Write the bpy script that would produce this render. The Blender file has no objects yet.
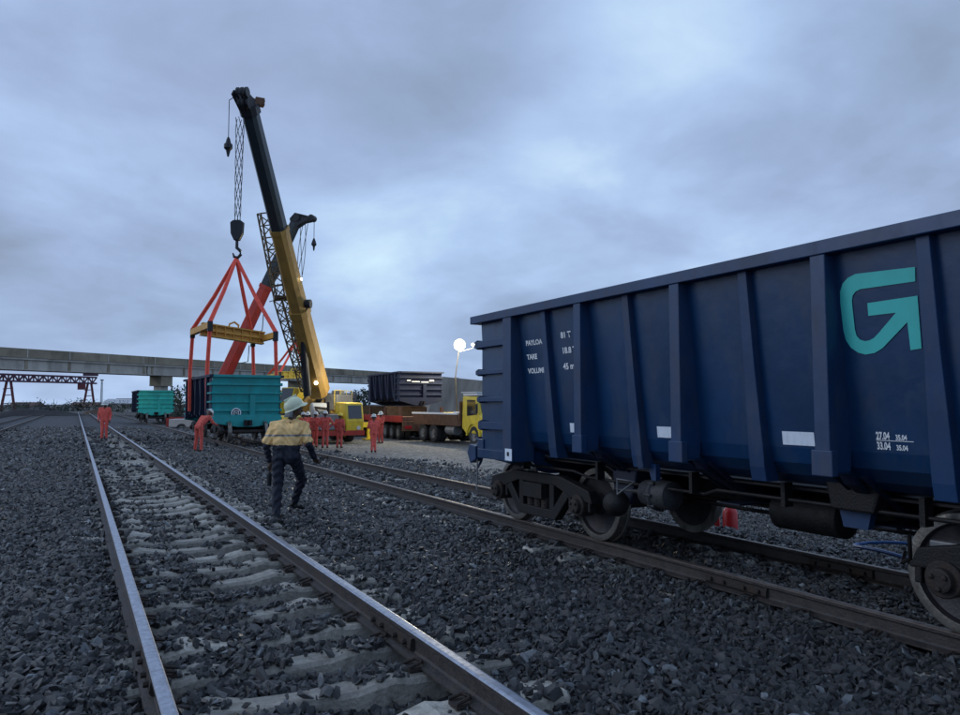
import bpy, bmesh, math, random
import numpy as np
from mathutils import Vector, Matrix, Euler, noise as mnoise
random.seed(7); rng = np.random.default_rng(11)
S = bpy.context.scene; C = S.collection
PI = math.pi

# ------------------------------------------------------------------ camera
PSI = math.radians(28.6)
cd = bpy.data.cameras.new('camera'); cam = bpy.data.objects.new('camera', cd); C.objects.link(cam)
cd.lens = 27.75; cd.sensor_width = 36; cd.clip_end = 6000; cd.clip_start = .05
cam.location = (0, 0, 1.43); cam.rotation_euler = (math.radians(93.6), 0, -PSI)
S.camera = cam

# ------------------------------------------------------------------ sky, sun, exposure
W = bpy.data.worlds.new('World'); S.world = W; W.use_nodes = True
nt = W.node_tree; N = nt.nodes; L = nt.links; N.clear()
def nn(t, **k):
    n = N.new(t)
    for a, b in k.items(): setattr(n, a, b)
    return n
out = nn('ShaderNodeOutputWorld'); tc = nn('ShaderNodeTexCoord')
SUN_EL, SUN_AZ = math.radians(24), math.radians(-62)
sky = nn('ShaderNodeTexSky', sky_type='NISHITA', sun_disc=False, sun_elevation=SUN_EL, sun_rotation=SUN_AZ)
bg0 = nn('ShaderNodeBackground'); bg0.inputs[1].default_value = .06; L.new(sky.outputs[0], bg0.inputs[0])
sep = nn('ShaderNodeSeparateXYZ'); L.new(tc.outputs['Generated'], sep.inputs[0])
def math_(op, a, b=None, c=None, clamp=False):
    m = nn('ShaderNodeMath', operation=op, use_clamp=clamp)
    for i, v in enumerate((a, b, c)):
        if v is None: continue
        if isinstance(v, (int, float)): m.inputs[i].default_value = v
        else: L.new(v, m.inputs[i])
    return m.outputs[0]
zc = math_('ADD', math_('MAXIMUM', sep.outputs[2], 0.0), .32)
com = nn('ShaderNodeCombineXYZ')
L.new(math_('DIVIDE', sep.outputs[0], zc), com.inputs[0]); L.new(math_('DIVIDE', sep.outputs[1], zc), com.inputs[1])
def noise_(scale, detail, rough, dist, off=(0, 0, 0)):
    mp = nn('ShaderNodeMapping'); mp.inputs['Location'].default_value = off; L.new(com.outputs[0], mp.inputs[0])
    n = nn('ShaderNodeTexNoise'); n.inputs['Scale'].default_value = scale; n.inputs['Detail'].default_value = detail
    n.inputs['Roughness'].default_value = rough; n.inputs['Distortion'].default_value = dist
    L.new(mp.outputs[0], n.inputs['Vector']); return n.outputs[0]
n1 = noise_(.95, 6, .52, .35, (3.1, 1.7, 0)); n2 = noise_(2.6, 7, .55, .3, (8.4, .6, 0))
nm = math_('ADD', math_('MULTIPLY', n1, .68), math_('MULTIPLY', n2, .32))
# a few breaks where the cloud deck thins, and heavier banks between them
def lobe(d, p, amt):
    dv = nn('ShaderNodeVectorMath', operation='DOT_PRODUCT'); L.new(tc.outputs['Generated'], dv.inputs[0]); dv.inputs[1].default_value = Vector(d).normalized()
    return math_('MULTIPLY', math_('POWER', math_('MAXIMUM', dv.outputs['Value'], 0.0), p), amt)
thin = 0.0
for d_, p_, a_ in (((0.482, 0.856, 0.316), 300, 0.050), ((0.546, 0.818, 0.356), 350, 0.085), ((0.610, 0.781, 0.383), 300, 0.050), ((0.675, 0.743, 0.417), 260, 0.070), ((0.745, 0.703, 0.451), 260, 0.065), ((0.821, 0.659, 0.484), 200, 0.050), ((0.734, 0.724, 0.235), 25, 0.045), ((0.077, 1.073, 0.370), 30, 0.035), ((0.318, 0.951, 0.235), 60, 0.030), ((0.370, 0.905, 0.478), 60, -0.085), ((0.466, 0.855, 0.451), 200, -0.050), ((0.560, 0.801, 0.491), 200, -0.045), ((0.191, 1.000, 0.518), 60, -0.040), ((-0.022, 1.146, 0.100), 60, -0.030), ((0.921, 0.616, 0.329), 60, -0.020)):
    thin = math_('ADD', lobe(d_, p_, a_), thin)
fac = math_('ADD', math_('MULTIPLY_ADD', math_('SUBTRACT', nm, .5), .85, .52), thin)
cr = nn('ShaderNodeValToRGB'); e = cr.color_ramp.elements
e[0].position = .38; e[0].color = (.24, .315, .44, 1)
e[1].position = .72; e[1].color = (.66, .87, .98, 1)
for p, c in ((.48, (.315, .425, .635, 1)), (.57, (.41, .565, .82, 1))):
    q = cr.color_ramp.elements.new(p); q.color = c
L.new(fac, cr.inputs[0])
mv = nn('ShaderNodeMix', data_type='RGBA', blend_type='MULTIPLY'); n3 = noise_(.7, 3, .5, .2, (1.3, 6.7, 0))
L.new(math_('MULTIPLY', math_('SUBTRACT', n3, .40, clamp=True), 3.2, clamp=True), mv.inputs[0]); L.new(cr.outputs[0], mv.inputs[6]); mv.inputs[7].default_value = (1.03, .98, 1.0, 1)
bg1 = nn('ShaderNodeBackground'); bg1.inputs[1].default_value = 1.0; L.new(mv.outputs[2], bg1.inputs[0])
mx = nn('ShaderNodeMixShader'); mx.inputs[0].default_value = .95
L.new(bg0.outputs[0], mx.inputs[1]); L.new(bg1.outputs[0], mx.inputs[2]); L.new(mx.outputs[0], out.inputs[0])
sd = bpy.data.lights.new('sun', 'SUN'); sd.energy = .5; sd.angle = math.radians(25); sd.color = (.93, .95, 1)
so = bpy.data.objects.new('sun', sd); C.objects.link(so)
so.rotation_euler = Vector((math.sin(SUN_AZ) * math.cos(SUN_EL), math.cos(SUN_AZ) * math.cos(SUN_EL), math.sin(SUN_EL))).to_track_quat('Z', 'Y').to_euler()
S.view_settings.view_transform = 'Standard'; S.view_settings.look = 'None'; S.view_settings.gamma = 1
S.view_settings.exposure = 0.16
S.cycles.max_bounces = 6; S.cycles.diffuse_bounces = 3; S.cycles.glossy_bounces = 3; S.cycles.use_denoising = True

# ------------------------------------------------------------------ helpers
def mat(name, col, rough=.6, metal=0, var=.25, scale=4, bump=0, bscale=40, dirt=None, dirt_amt=.5, emit=0, spec=.5, rnd=0, coat=0):
    m = bpy.data.materials.new(name); m.use_nodes = True
    t = m.node_tree; n = t.nodes; l = t.links; p = n['Principled BSDF']
    p.inputs['Roughness'].default_value = rough; p.inputs['Metallic'].default_value = metal
    p.inputs['Specular IOR Level'].default_value = spec
    p.inputs['Coat Weight'].default_value = coat; p.inputs['Coat Roughness'].default_value = .2
    co = n.new('ShaderNodeTexCoord'); nz = n.new('ShaderNodeTexNoise')
    nz.inputs['Scale'].default_value = scale; nz.inputs['Detail'].default_value = 6; nz.inputs['Roughness'].default_value = .6
    l.new(co.outputs['Object'], nz.inputs['Vector'])
    r = n.new('ShaderNodeValToRGB'); r.color_ramp.elements[0].position = .3; r.color_ramp.elements[1].position = .7
    r.color_ramp.elements[0].color = tuple(c * (1 - var) for c in col) + (1,)
    r.color_ramp.elements[1].color = tuple(min(1, c * (1 + var)) for c in col) + (1,)
    l.new(nz.outputs[0], r.inputs[0]); last = r.outputs[0]
    if dirt:
        d = n.new('ShaderNodeTexNoise'); d.inputs['Scale'].default_value = scale * 1.7; d.inputs['Detail'].default_value = 8; d.inputs['Roughness'].default_value = .7
        mp = n.new('ShaderNodeMapping'); mp.inputs['Scale'].default_value = (1, 1, .35); mp.inputs['Location'].default_value = (4, 9, 2)
        l.new(co.outputs['Object'], mp.inputs[0]); l.new(mp.outputs[0], d.inputs['Vector'])
        dr = n.new('ShaderNodeValToRGB'); dr.color_ramp.elements[0].position = .48; dr.color_ramp.elements[1].position = .72
        dr.color_ramp.elements[1].color = (dirt_amt,) * 3 + (1,)
        l.new(d.outputs[0], dr.inputs[0])
        mi = n.new('ShaderNodeMix'); mi.data_type = 'RGBA'; l.new(dr.outputs[0], mi.inputs[0]); l.new(last, mi.inputs[6])
        mi.inputs[7].default_value = dirt + (1,); last = mi.outputs[2]
        rr = n.new('ShaderNodeMath'); rr.operation = 'MULTIPLY_ADD'; rr.inputs[1].default_value = .35; rr.inputs[2].default_value = rough
        l.new(dr.outputs[0], rr.inputs[0]); l.new(rr.outputs[0], p.inputs['Roughness'])
    if rnd:
        oi = n.new('ShaderNodeObjectInfo'); rm = n.new('ShaderNodeMapRange'); rm.inputs[3].default_value = 1 - rnd; rm.inputs[4].default_value = 1 + rnd
        l.new(oi.outputs['Random'], rm.inputs[0])
        vm = n.new('ShaderNodeVectorMath'); vm.operation = 'SCALE'; l.new(last, vm.inputs[0]); l.new(rm.outputs[0], vm.inputs[3]); last = vm.outputs[0]
    l.new(last, p.inputs['Base Color'])
    if bump:
        b = n.new('ShaderNodeBump'); b.inputs['Strength'].default_value = bump; b.inputs['Distance'].default_value = .02
        bn = n.new('ShaderNodeTexNoise'); bn.inputs['Scale'].default_value = bscale; bn.inputs['Detail'].default_value = 5
        l.new(co.outputs['Object'], bn.inputs['Vector']); l.new(bn.outputs[0], b.inputs['Height']); l.new(b.outputs[0], p.inputs['Normal'])
    if emit:
        p.inputs['Emission Color'].default_value = col + (1,); p.inputs['Emission Strength'].default_value = emit
    return m

def obj(name, bm, m, parent=None, loc=None, smooth=False, bevel=0):
    me = bpy.data.meshes.new(name)
    bmesh.ops.recalc_face_normals(bm, faces=bm.faces)
    bm.to_mesh(me); bm.free()
    if isinstance(m, (list, tuple)):
        for q in m: me.materials.append(q)
    else: me.materials.append(m)
    if smooth:
        for p in me.polygons: p.use_smooth = True
        try: me.set_sharp_from_angle(angle=math.radians(38))
        except Exception: pass
    o = bpy.data.objects.new(name, me); C.objects.link(o)
    if parent: o.parent = parent
    if loc: o.location = loc
    if bevel:
        b = o.modifiers.new('bevel', 'BEVEL'); b.width = bevel; b.segments = 2; b.limit_method = 'ANGLE'; b.angle_limit = math.radians(40)
    return o
def link(name, me, parent=None, loc=(0, 0, 0), rot=(0, 0, 0), sc=None):
    o = bpy.data.objects.new(name, me); C.objects.link(o); o.parent = parent; o.location = loc; o.rotation_euler = rot
    if sc: o.scale = sc
    return o
def thing(name, label, cat, loc=(0, 0, 0), rz=0, group=None):
    o = bpy.data.objects.new(name, None); C.objects.link(o); o.location = loc; o.rotation_euler = (0, 0, rz)
    o.empty_display_size = .2; o['label'] = label; o['category'] = cat
    if group: o['group'] = group
    return o
def tag(o, label=None, cat=None, group=None, kind=None):
    for k, v in (('label', label), ('category', cat), ('group', group), ('kind', kind)):
        if v: o[k] = v
    return o
def BM(): return bmesh.new()
def box(bm, x0, x1, y0, y1, z0, z1, M=None):
    v = [bm.verts.new((x, y, z)) for z in (z0, z1) for y in (y0, y1) for x in (x0, x1)]
    for f in ((0, 1, 3, 2), (4, 6, 7, 5), (0, 4, 5, 1), (2, 3, 7, 6), (0, 2, 6, 4), (1, 5, 7, 3)): bm.faces.new([v[i] for i in f])
    if M is not None: bmesh.ops.transform(bm, matrix=M, verts=v)
    return bm
def prism(bm, poly, a, b, axis='x', M=None):
    """poly of 2-D points in the plane across axis, extruded from a to b"""
    def p(q, t): return {'x': (t, q[0], q[1]), 'y': (q[0], t, q[1]), 'z': (q[0], q[1], t)}[axis]
    A = [bm.verts.new(p(q, a)) for q in poly]; Bv = [bm.verts.new(p(q, b)) for q in poly]; n = len(poly)
    fs = [bm.faces.new(A), bm.faces.new(Bv[::-1])]
    for i in range(n): bm.faces.new((A[i], Bv[i], Bv[(i + 1) % n], A[(i + 1) % n]))
    if M is not None: bmesh.ops.transform(bm, matrix=M, verts=A + Bv)
    return bm
def frame(d):
    d = Vector(d).normalized(); up = Vector((0, 0, 1)) if abs(d.z) < .95 else Vector((0, 1, 0))
    s = d.cross(up).normalized(); return d, s, s.cross(d)
def tube(bm, pts, r, n=8, cap=True, closed=False):
    rs = r if isinstance(r, (list, tuple)) else [r] * len(pts); rings = []; pts = [Vector(p) for p in pts]
    for i, p in enumerate(pts):
        d = (pts[min(i + 1, len(pts) - 1)] - pts[max(i - 1, 0)]); _, s, u = frame(d)
        rings.append([bm.verts.new(p + (s * math.cos(2 * PI * k / n) + u * math.sin(2 * PI * k / n)) * rs[i]) for k in range(n)])
    for a, b in zip(rings, rings[1:]):
        for k in range(n): bm.faces.new((a[k], a[(k + 1) % n], b[(k + 1) % n], b[k]))
    if cap: bm.faces.new(rings[0]); bm.faces.new(rings[-1][::-1])
    return bm
def beam(bm, p0, p1, w0, h0, w1=None, h1=None, side=None):
    """rectangular bar between two points, w across (horizontal), h upright"""
    w1 = w0 if w1 is None else w1; h1 = h0 if h1 is None else h1
    p0 = Vector(p0); p1 = Vector(p1); d, s, u = frame(p1 - p0); R = []
    for p, w, h in ((p0, w0, h0), (p1, w1, h1)):
        R.append([bm.verts.new(p + s * (a * w / 2) + u * (b * h / 2)) for a, b in ((-1, -1), (1, -1), (1, 1), (-1, 1))])
    for k in range(4): bm.faces.new((R[0][k], R[0][(k + 1) % 4], R[1][(k + 1) % 4], R[1][k]))
    bm.faces.new(R[0]); bm.faces.new(R[1][::-1]); return bm
def lathe(bm, prof, axis='x', n=32, M=None):
    rings = []; vs = []
    for a, r in prof:
        ring = []
        for k in range(n):
            c, s = r * math.cos(2 * PI * k / n), r * math.sin(2 * PI * k / n)
            ring.append(bm.verts.new({'x': (a, c, s), 'y': (c, a, s), 'z': (c, s, a)}[axis]))
        rings.append(ring); vs += ring
    for a, b in zip(rings, rings[1:]):
        for k in range(n): bm.faces.new((a[k], a[(k + 1) % n], b[(k + 1) % n], b[k]))
    bm.faces.new(rings[0]); bm.faces.new(rings[-1][::-1])
    if M is not None: bmesh.ops.transform(bm, matrix=M, verts=vs)
    return bm
def T(x, y, z): return Matrix.Translation((x, y, z))
CO, SI = math.cos(PSI), math.sin(PSI)
def cw(r, D, z=0): return Vector((r * CO + D * SI, -r * SI + D * CO, z))

# ------------------------------------------------------------------ materials
M_ = {}
M_['navy'] = mat('navy_paint', (.003, .034, .102), .33, 0, .2, 1.6, .22, 5, (.030, .045, .075), .55, spec=.5, coat=.2)
M_['navyrib'] = mat('navy_rib_paint', (.010, .040, .112), .44, 0, .18, 2.5, .08, 12, (.06, .065, .085), .6, spec=.5)
M_['navydark'] = mat('underframe_paint', (.006, .012, .035), .6, 0, .2, 3)
M_['farnavy'] = mat('navy_paint_far_wagons', (.004, .011, .040), .65, 0, .2, 1.2, 0, 30, (.015, .02, .03), .4)
M_['teal'] = mat('teal_paint', (.008, .30, .30), .45, 0, .12, 2, 0, 30, (.05, .12, .11), .4)
M_['tealL'] = mat('teal_bright_paint', (.04, .58, .46), .45, 0, .12, 2, 0, 30, (.05, .12, .11), .4)
M_['tealmark'] = mat('teal_emblem', (.05, .50, .47), .5, 0, .05, 8)
M_['white'] = mat('white_marking', (.78, .82, .86), .6, 0, .08, 20, 0, 30, (.3, .3, .3), .4)
M_['iron'] = mat('bogie_iron', (.006, .006, .0075), .6, .2, .3, 8, .3, 60, (.03, .022, .018), .6)
M_['rust'] = mat('rusty_iron', (.028, .023, .021), .7, .2, .35, 9, .4, 60, (.09, .05, .03), .6)
M_['wheel'] = mat('wheel_steel', (.22, .21, .19), .38, .7, .3, 9, .2, 40, (.05, .03, .02), .6)
M_['wheelweb'] = mat('wheel_web', (.040, .037, .042), .5, .3, .3, 9, .2, 40, (.03, .02, .02), .5)
M_['railtop'] = mat('rail_running_surface', (.38, .41, .48), .34, .8, .2, 14, .05, 60, (.11, .09, .08), .55)
M_['railtop_shade'] = mat('shaded_running_surface', (.16, .13, .115), .48, .5, .25, 9, .05, 60, (.08, .05, .04), .6)  # duller, browner rail top: the shade below the wagon is put into its colour
M_['railside'] = mat('rail_web_rust', (.045, .040, .040), .62, .2, .3, 7, .4, 50, (.10, .075, .055), .6)
M_['conc'] = mat('sleeper_concrete', (.35, .33, .29), .6, 0, .25, 6, .6, 35, (.11, .105, .09), .8, rnd=.3)
M_['bconc'] = mat('bridge_concrete', (.42, .40, .36), .85, 0, .15, .25, .2, 2, (.10, .095, .085), .6)
M_['bpara'] = mat('weathered_parapet', (.26, .23, .17), .9, 0, .25, .3, .2, 2, (.06, .055, .045), .6)
M_['stone'] = mat('ballast_stone', (.022, .025, .029), .36, 0, .35, 9, .5, 50, None, 0, spec=1.0)
def stone_tones():
    t = M_['stone'].node_tree; n = t.nodes; l = t.links; p = n['Principled BSDF']; src = p.inputs['Base Color'].links[0].from_socket
    oi = n.new('ShaderNodeObjectInfo'); cr_ = n.new('ShaderNodeValToRGB'); cr_.color_ramp.interpolation = 'LINEAR'; el = cr_.color_ramp.elements
    el[0].position = 0; el[0].color = (.30, .31, .34, 1); el[1].position = 1; el[1].color = (9, 9, 8.6, 1)
    for q, c in ((.35, (.65, .66, .70)), (.62, (1.05, 1.05, 1.08)), (.80, (1.6, 1.55, 1.5)), (.88, (1.9, 1.45, 1.15)), (.955, (2.6, 2.65, 2.7))): w = el.new(q); w.color = c + (1,)
    l.new(oi.outputs['Random'], cr_.inputs[0]); mu = n.new('ShaderNodeMix'); mu.data_type = 'RGBA'; mu.blend_type = 'MULTIPLY'; mu.inputs[0].default_value = 1
    l.new(src, mu.inputs[6]); l.new(cr_.outputs[0], mu.inputs[7]); l.new(mu.outputs[2], p.inputs['Base Color'])
    rr = n.new('ShaderNodeMapRange'); rr.inputs[3].default_value = .28; rr.inputs[4].default_value = .62; wn = n.new('ShaderNodeTexWhiteNoise'); wn.noise_dimensions = '1D'; l.new(oi.outputs['Random'], wn.inputs['W']); l.new(wn.outputs['Value'], rr.inputs[0]); l.new(rr.outputs[0], p.inputs['Roughness'])
stone_tones()
M_['yellow'] = mat('crane_yellow', (.33, .20, .045), .55, 0, .12, 1.2, 0, 30, (.14, .09, .03), .6)
M_['yellow2'] = mat('machine_yellow', (.74, .56, .04), .4, 0, .1, 3, 0, 30, (.2, .14, .04), .5)
M_['dark'] = mat('dark_steel', (.014, .017, .022), .5, .2, .25, 3)
M_['boomdark'] = mat('dark_boom_paint', (.022, .034, .042), .42, .1, .2, 1.5)
M_['red'] = mat('crane_red', (.42, .035, .02), .45, 0, .15, 1.5, 0, 30, (.14, .03, .02), .5)
M_['sling'] = mat('red_sling', (.85, .11, .07), .8, 0, .15, 6)
M_['rope'] = mat('wire_rope', (.02, .022, .026), .6, .2, .2, 6)
M_['rubber'] = mat('tyre_rubber', (.022, .022, .023), .8, 0, .3, 9, .2, 30)
M_['grey'] = mat('grey_steel', (.22, .23, .24), .5, .3, .2, 4, 0, 30, (.1, .08, .06), .6)
M_['mast'] = mat('weathered_mast', (.03, .03, .03), .9, 0, .2, 4)
M_['dullgrey'] = mat('dirty_grey_casting', (.045, .048, .055), .6, .2, .4, 9, .3, 40, (.03, .025, .02), .6)
M_['tan'] = mat('tan_jib_paint', (.12, .085, .04), .6, 0, .4, 1.5)
M_['brown'] = mat('rusty_deck', (.13, .065, .038), .75, 0, .3, 3, .2, 20, (.08, .05, .03), .6)
M_['glass'] = mat('cab_glass', (.02, .025, .03), .08, 0, .1, 3, spec=.8)
M_['overall'] = mat('red_overall', (.74, .12, .09), .85, 0, .18, 9, .4, 14, (.22, .04, .035), .6, rnd=.22)
M_['skin'] = mat('skin', (.09, .05, .035), .6, 0, .08, 9)
M_['hat'] = mat('white_helmet', (.62, .64, .62), .4, 0, .05, 9)
M_['hatg'] = mat('pale_green_helmet', (.64, .70, .50), .4, 0, .08, 9)
M_['strap'] = mat('grey_brim', (.20, .22, .23), .7, 0, .1, 9)
M_['shirt'] = mat('yellow_shirt', (.86, .56, .24), .85, 0, .16, 7, .5, 18, (.33, .25, .13), .5)
M_['cloth'] = mat('navy_cloth', (.012, .016, .030), .85, 0, .25, 9, .5, 18)
M_['boot'] = mat('black_boot', (.01, .01, .012), .6, 0, .2, 9)
M_['reflect'] = mat('reflective_tape', (.26, .25, .24), .35, .3, .1, 20)
M_['lamp'] = mat('lamp_glow', (1.0, .86, .42), .5, 0, 0, 1, emit=2.4)
M_['lamp2'] = mat('worklight_glow', (1.0, .95, .75), .5, 0, 0, 1, emit=5)
M_['amber'] = mat('amber_lamp', (1.0, .42, .10), .5, 0, 0, 1, emit=3)
M_['leaf'] = mat('foliage', (.030, .050, .028), .8, 0, .5, .6, rnd=.3)
M_['bark'] = mat('bark', (.06, .05, .04), .9, 0, .3, 3)
M_['house'] = mat('house_wall', (.42, .40, .38), .85, 0, .15, .6)
M_['roof'] = mat('house_roof', (.12, .07, .055), .8, 0, .2, .6)
M_['canred'] = mat('red_canister_paint', (.45, .012, .016), .4, 0, .1, 8)
M_['soil'] = mat('brown_heap_earth', (.10, .07, .055), .95, 0, .3, 1, .4, 4)

# ------------------------------------------------------------------ ground
def sm(a, b, x):
    t = np.clip((x - a) / (b - a), 0, 1); return t * t * (3 - 2 * t)
def wob(x, y):
    return (np.sin(x * 2.1 + y * .7 + 1) * np.sin(y * 1.7 - x * .9) + .6 * np.sin(x * 5.3 - y * 3.1) * np.sin(y * 4.7 + x * 2.2 + 2)
            + .35 * np.sin(x * 11.3 + y * 7.9) * np.sin(y * 12.1 - x * 6.7))
TL, TR, TF = 1.18, 6.20, -4.42          # track centres
ZL, ZR, ZF = 0.0, -.16, -.03            # rail-top heights
def prof(x):
    """ballast base level: just under the sleeper tops in the tracks, shoulders, lower yard to the right"""
    z = np.full_like(x, -.235)
    z = z + (-.118) * sm(3.0, 4.3, x)                      # down to the wagon track
    z = z + (-.407) * sm(8.0, 9.8, x)
    z = z - .5 * (1 - sm(-9.5, -7.2, x))
    return z
def height(x, y):
    z = prof(x) + .016 * wob(x, y)
    # hollows kept along the rails so their webs show
    for c in (TL, TR):
        for s in (-.752, .752):
            z = z - .03 * np.exp(-((x - c - s) / .14) ** 2)
    # ballast lies a little deeper over the left half of the near track, thin in the right half
    z = z - .026 * np.exp(-((x - 1.5) / .55) ** 4) * (np.abs(x - 1.2) < .75) + .082 * np.exp(-((x + .06) / .40) ** 4) + .034 * np.exp(-((x - .98) / .30) ** 2) - .028 * np.exp(-((x - 1.55) / .26) ** 2)
    z = z - .010 * (np.abs(x - TL) < .68)
    z = z + .05 * np.exp(-((x - 3.4) / .7) ** 2) * (1 - .3 * np.sin(y * .9)) + .05 * np.exp(-((x + 1.4) / 1.0) ** 2)
    return z
xs = np.concatenate([[-2500, -900, -300, -120, -60, -30, -18], np.arange(-12, 14, .2), [15, 18, 24, 32, 50, 90, 200, 500, 1200, 2800]])
ys = np.concatenate([[-400, -60, -20], np.arange(-8, 45, .35), np.arange(46, 120, 4), [140, 180, 260, 400, 800, 1600, 3500]])
X, Y = np.meshgrid(xs, ys); Z = prof(X) - .028
nearm = (np.abs(X) < 14) & (Y < 46) & (Y > -9)
Z = np.where(nearm, height(X, Y) - .028, Z + .06 * ((Y >= 46) & (np.abs(X) < 9)))
nx, ny = len(xs), len(ys)
V = np.stack([X.ravel(), Y.ravel(), Z.ravel()], 1)
idx = np.arange(nx * ny).reshape(ny, nx)
F_ = np.stack([idx[:-1, :-1].ravel(), idx[:-1, 1:].ravel(), idx[1:, 1:].ravel(), idx[1:, :-1].ravel()], 1)
me = bpy.data.meshes.new('ground'); me.from_pydata(V.tolist(), [], F_.tolist())
for p in me.polygons: p.use_smooth = True
g = bpy.data.objects.new('ground', me); C.objects.link(g); g['kind'] = 'structure'
gm = bpy.data.materials.new('ground_material'); gm.use_nodes = True; t = gm.node_tree; n = t.nodes; l = t.links; p = n['Principled BSDF']
geo = n.new('ShaderNodeNewGeometry'); sx = n.new('ShaderNodeSeparateXYZ'); l.new(geo.outputs['Position'], sx.inputs[0])
def ramp(src, stops):
    r = n.new('ShaderNodeValToRGB'); el = r.color_ramp.elements
    el[0].position, el[0].color = stops[0][0], stops[0][1] + (1,); el[1].position, el[1].color = stops[-1][0], stops[-1][1] + (1,)
    for q, c in stops[1:-1]: w = el.new(q); w.color = c + (1,)
    l.new(src, r.inputs[0]); return r.outputs[0]
vo = n.new('ShaderNodeTexVoronoi'); vo.inputs['Scale'].default_value = 17; l.new(geo.outputs['Position'], vo.inputs['Vector'])
ball = ramp(vo.outputs['Color'], [(.0, (.010, .012, .015)), (.6, (.040, .045, .053)), (.95, (.11, .12, .135))])
nz = n.new('ShaderNodeTexNoise'); nz.inputs['Scale'].default_value = 9; nz.inputs['Detail'].default_value = 9; l.new(geo.outputs['Position'], nz.inputs['Vector'])
nz2 = n.new('ShaderNodeTexNoise'); nz2.inputs['Scale'].default_value = .35; nz2.inputs['Detail'].default_value = 5; l.new(geo.outputs['Position'], nz2.inputs['Vector'])
nz3 = n.new('ShaderNodeTexNoise'); nz3.inputs['Scale'].default_value = 5.5; nz3.inputs['Detail'].default_value = 12; nz3.inputs['Roughness'].default_value = .8; l.new(geo.outputs['Position'], nz3.inputs['Vector'])
yard = ramp(nz3.outputs[0], [(.36, (.035, .037, .038)), (.5, (.13, .133, .13)), (.62, (.36, .365, .35))])
far = ramp(nz2.outputs[0], [(.3, (.030, .030, .030)), (.7, (.075, .068, .060))])
def mixc(f, a, b):
    m = n.new('ShaderNodeMix'); m.data_type = 'RGBA'; l.new(f, m.inputs[0]); l.new(a, m.inputs[6]); l.new(b, m.inputs[7]); return m.outputs[2]
def mr(src, a, b):
    m = n.new('ShaderNodeMapRange'); m.inputs[1].default_value = a; m.inputs[2].default_value = b; l.new(src, m.inputs[0]); return m.outputs[0]
c1 = mixc(mr(sx.outputs[0], 9.6, 11.2), ball, yard); c2 = mixc(mr(sx.outputs[0], -7.5, -10), c1, far); c3 = mixc(mr(sx.outputs[1], 95, 130), c2, far)
l.new(c3, p.inputs['Base Color']); p.inputs['Roughness'].default_value = .8
bu = n.new('ShaderNodeBump'); bu.inputs['Strength'].default_value = .9; bu.inputs['Distance'].default_value = .03
l.new(vo.outputs['Distance'], bu.inputs['Height']); l.new(bu.outputs[0], p.inputs['Normal'])
me.materials.append(gm)

# ------------------------------------------------------------------ railway tracks
RH = .159
railprof = [(-.070, 0), (.070, 0), (.070, .012), (.018, .028), (.0085, .042), (.0085, .112), (.020, .122), (.0355, .127), (.0365, .150), (.030, .157), (.020, RH), (-.020, RH), (-.030, .157), (-.0365, .150), (-.0355, .127), (-.020, .122), (-.0085, .112), (-.0085, .042), (-.018, .028), (-.070, .012)]
def rail_mesh(L_, top='railtop'):
    bm = BM(); prism(bm, railprof, 0, L_, 'y'); bmesh.ops.recalc_face_normals(bm, faces=bm.faces)
    me = bpy.data.meshes.new('rail'); 
    for f in bm.faces: f.material_index = 1 if f.normal.z > .3 and f.calc_center_median().z > .15 else 0
    bm.to_mesh(me); bm.free(); me.materials.append(M_['railside']); me.materials.append(M_[top]); return me
RAIL18 = rail_mesh(17.996); RAILB = rail_mesh(17.996, 'railtop_shade')
# sleeper: concrete, deep under the rails, waisted in the middle
def sleeper_mesh():
    bm = BM(); st = [(-1.30, .13, .195), (-1.27, .145, .225), (-1.0, .150, .235), (-.93, .150, .215), (-.60, .150, .215), (-.50, .148, .238), (-.28, .125, .195), (0, .115, .185),
                     (.28, .125, .195), (.50, .148, .238), (.60, .150, .215), (.93, .150, .215), (1.0, .150, .235), (1.27, .145, .225), (1.30, .13, .195)]
    rings = []
    for x, hw, h in st:
        tw = hw - .032
        rings.append([bm.verts.new(q) for q in ((x, -hw, 0), (x, hw, 0), (x, tw + .016, h - .03), (x, tw - .006, h - .004), (x, -tw + .006, h - .004), (x, -tw - .016, h - .03))])
    for a, b in zip(rings, rings[1:]):
        for k in range(6): bm.faces.new((a[k], a[(k + 1) % 6], b[(k + 1) % 6], b[k]))
    bm.faces.new(rings[0]); bm.faces.new(rings[-1][::-1]); bmesh.ops.recalc_face_normals(bm, faces=bm.faces)
    me = bpy.data.meshes.new('sleeper'); bm.to_mesh(me); bm.free(); me.materials.append(M_['conc']); return me
SLP = sleeper_mesh()
def clip_mesh():
    bm = BM()
    box(bm, -.045, .045, -.05, .05, 0, .022)
    tube(bm, [(-.045, -.045, .03), (.03, -.04, .045), (.055, 0, .04), (.03, .04, .045), (-.045, .045, .03)], .010, 6)
    me = bpy.data.meshes.new('rail_clip'); bmesh.ops.recalc_face_normals(bm, faces=bm.faces); bm.to_mesh(me); bm.free(); me.materials.append(M_['rust']); return me
CLIP = clip_mesh()
def fish_mesh():
    bm = BM()
    for s in (-1, 1):
        prism(bm, [(s * .011, .034), (s * .030, .034), (s * .040, .05), (s * .034, .105), (s * .019, .117), (s * .011, .117)], -.36, .36, 'y')
        for y in (-.28, -.12, .12, .28):
            lathe(bm, [(.0, .018), (.028, .018), (.030, .012)], 'x', 6, T(s * .036, y, .076) @ Matrix.Scale(s, 4, (1, 0, 0)))
    me = bpy.data.meshes.new('fishplate'); bmesh.ops.recalc_face_normals(bm, faces=bm.faces); bm.to_mesh(me); bm.free(); me.materials.append(M_['rust']); return me
FISH = fish_mesh()
SLY = {}
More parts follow.
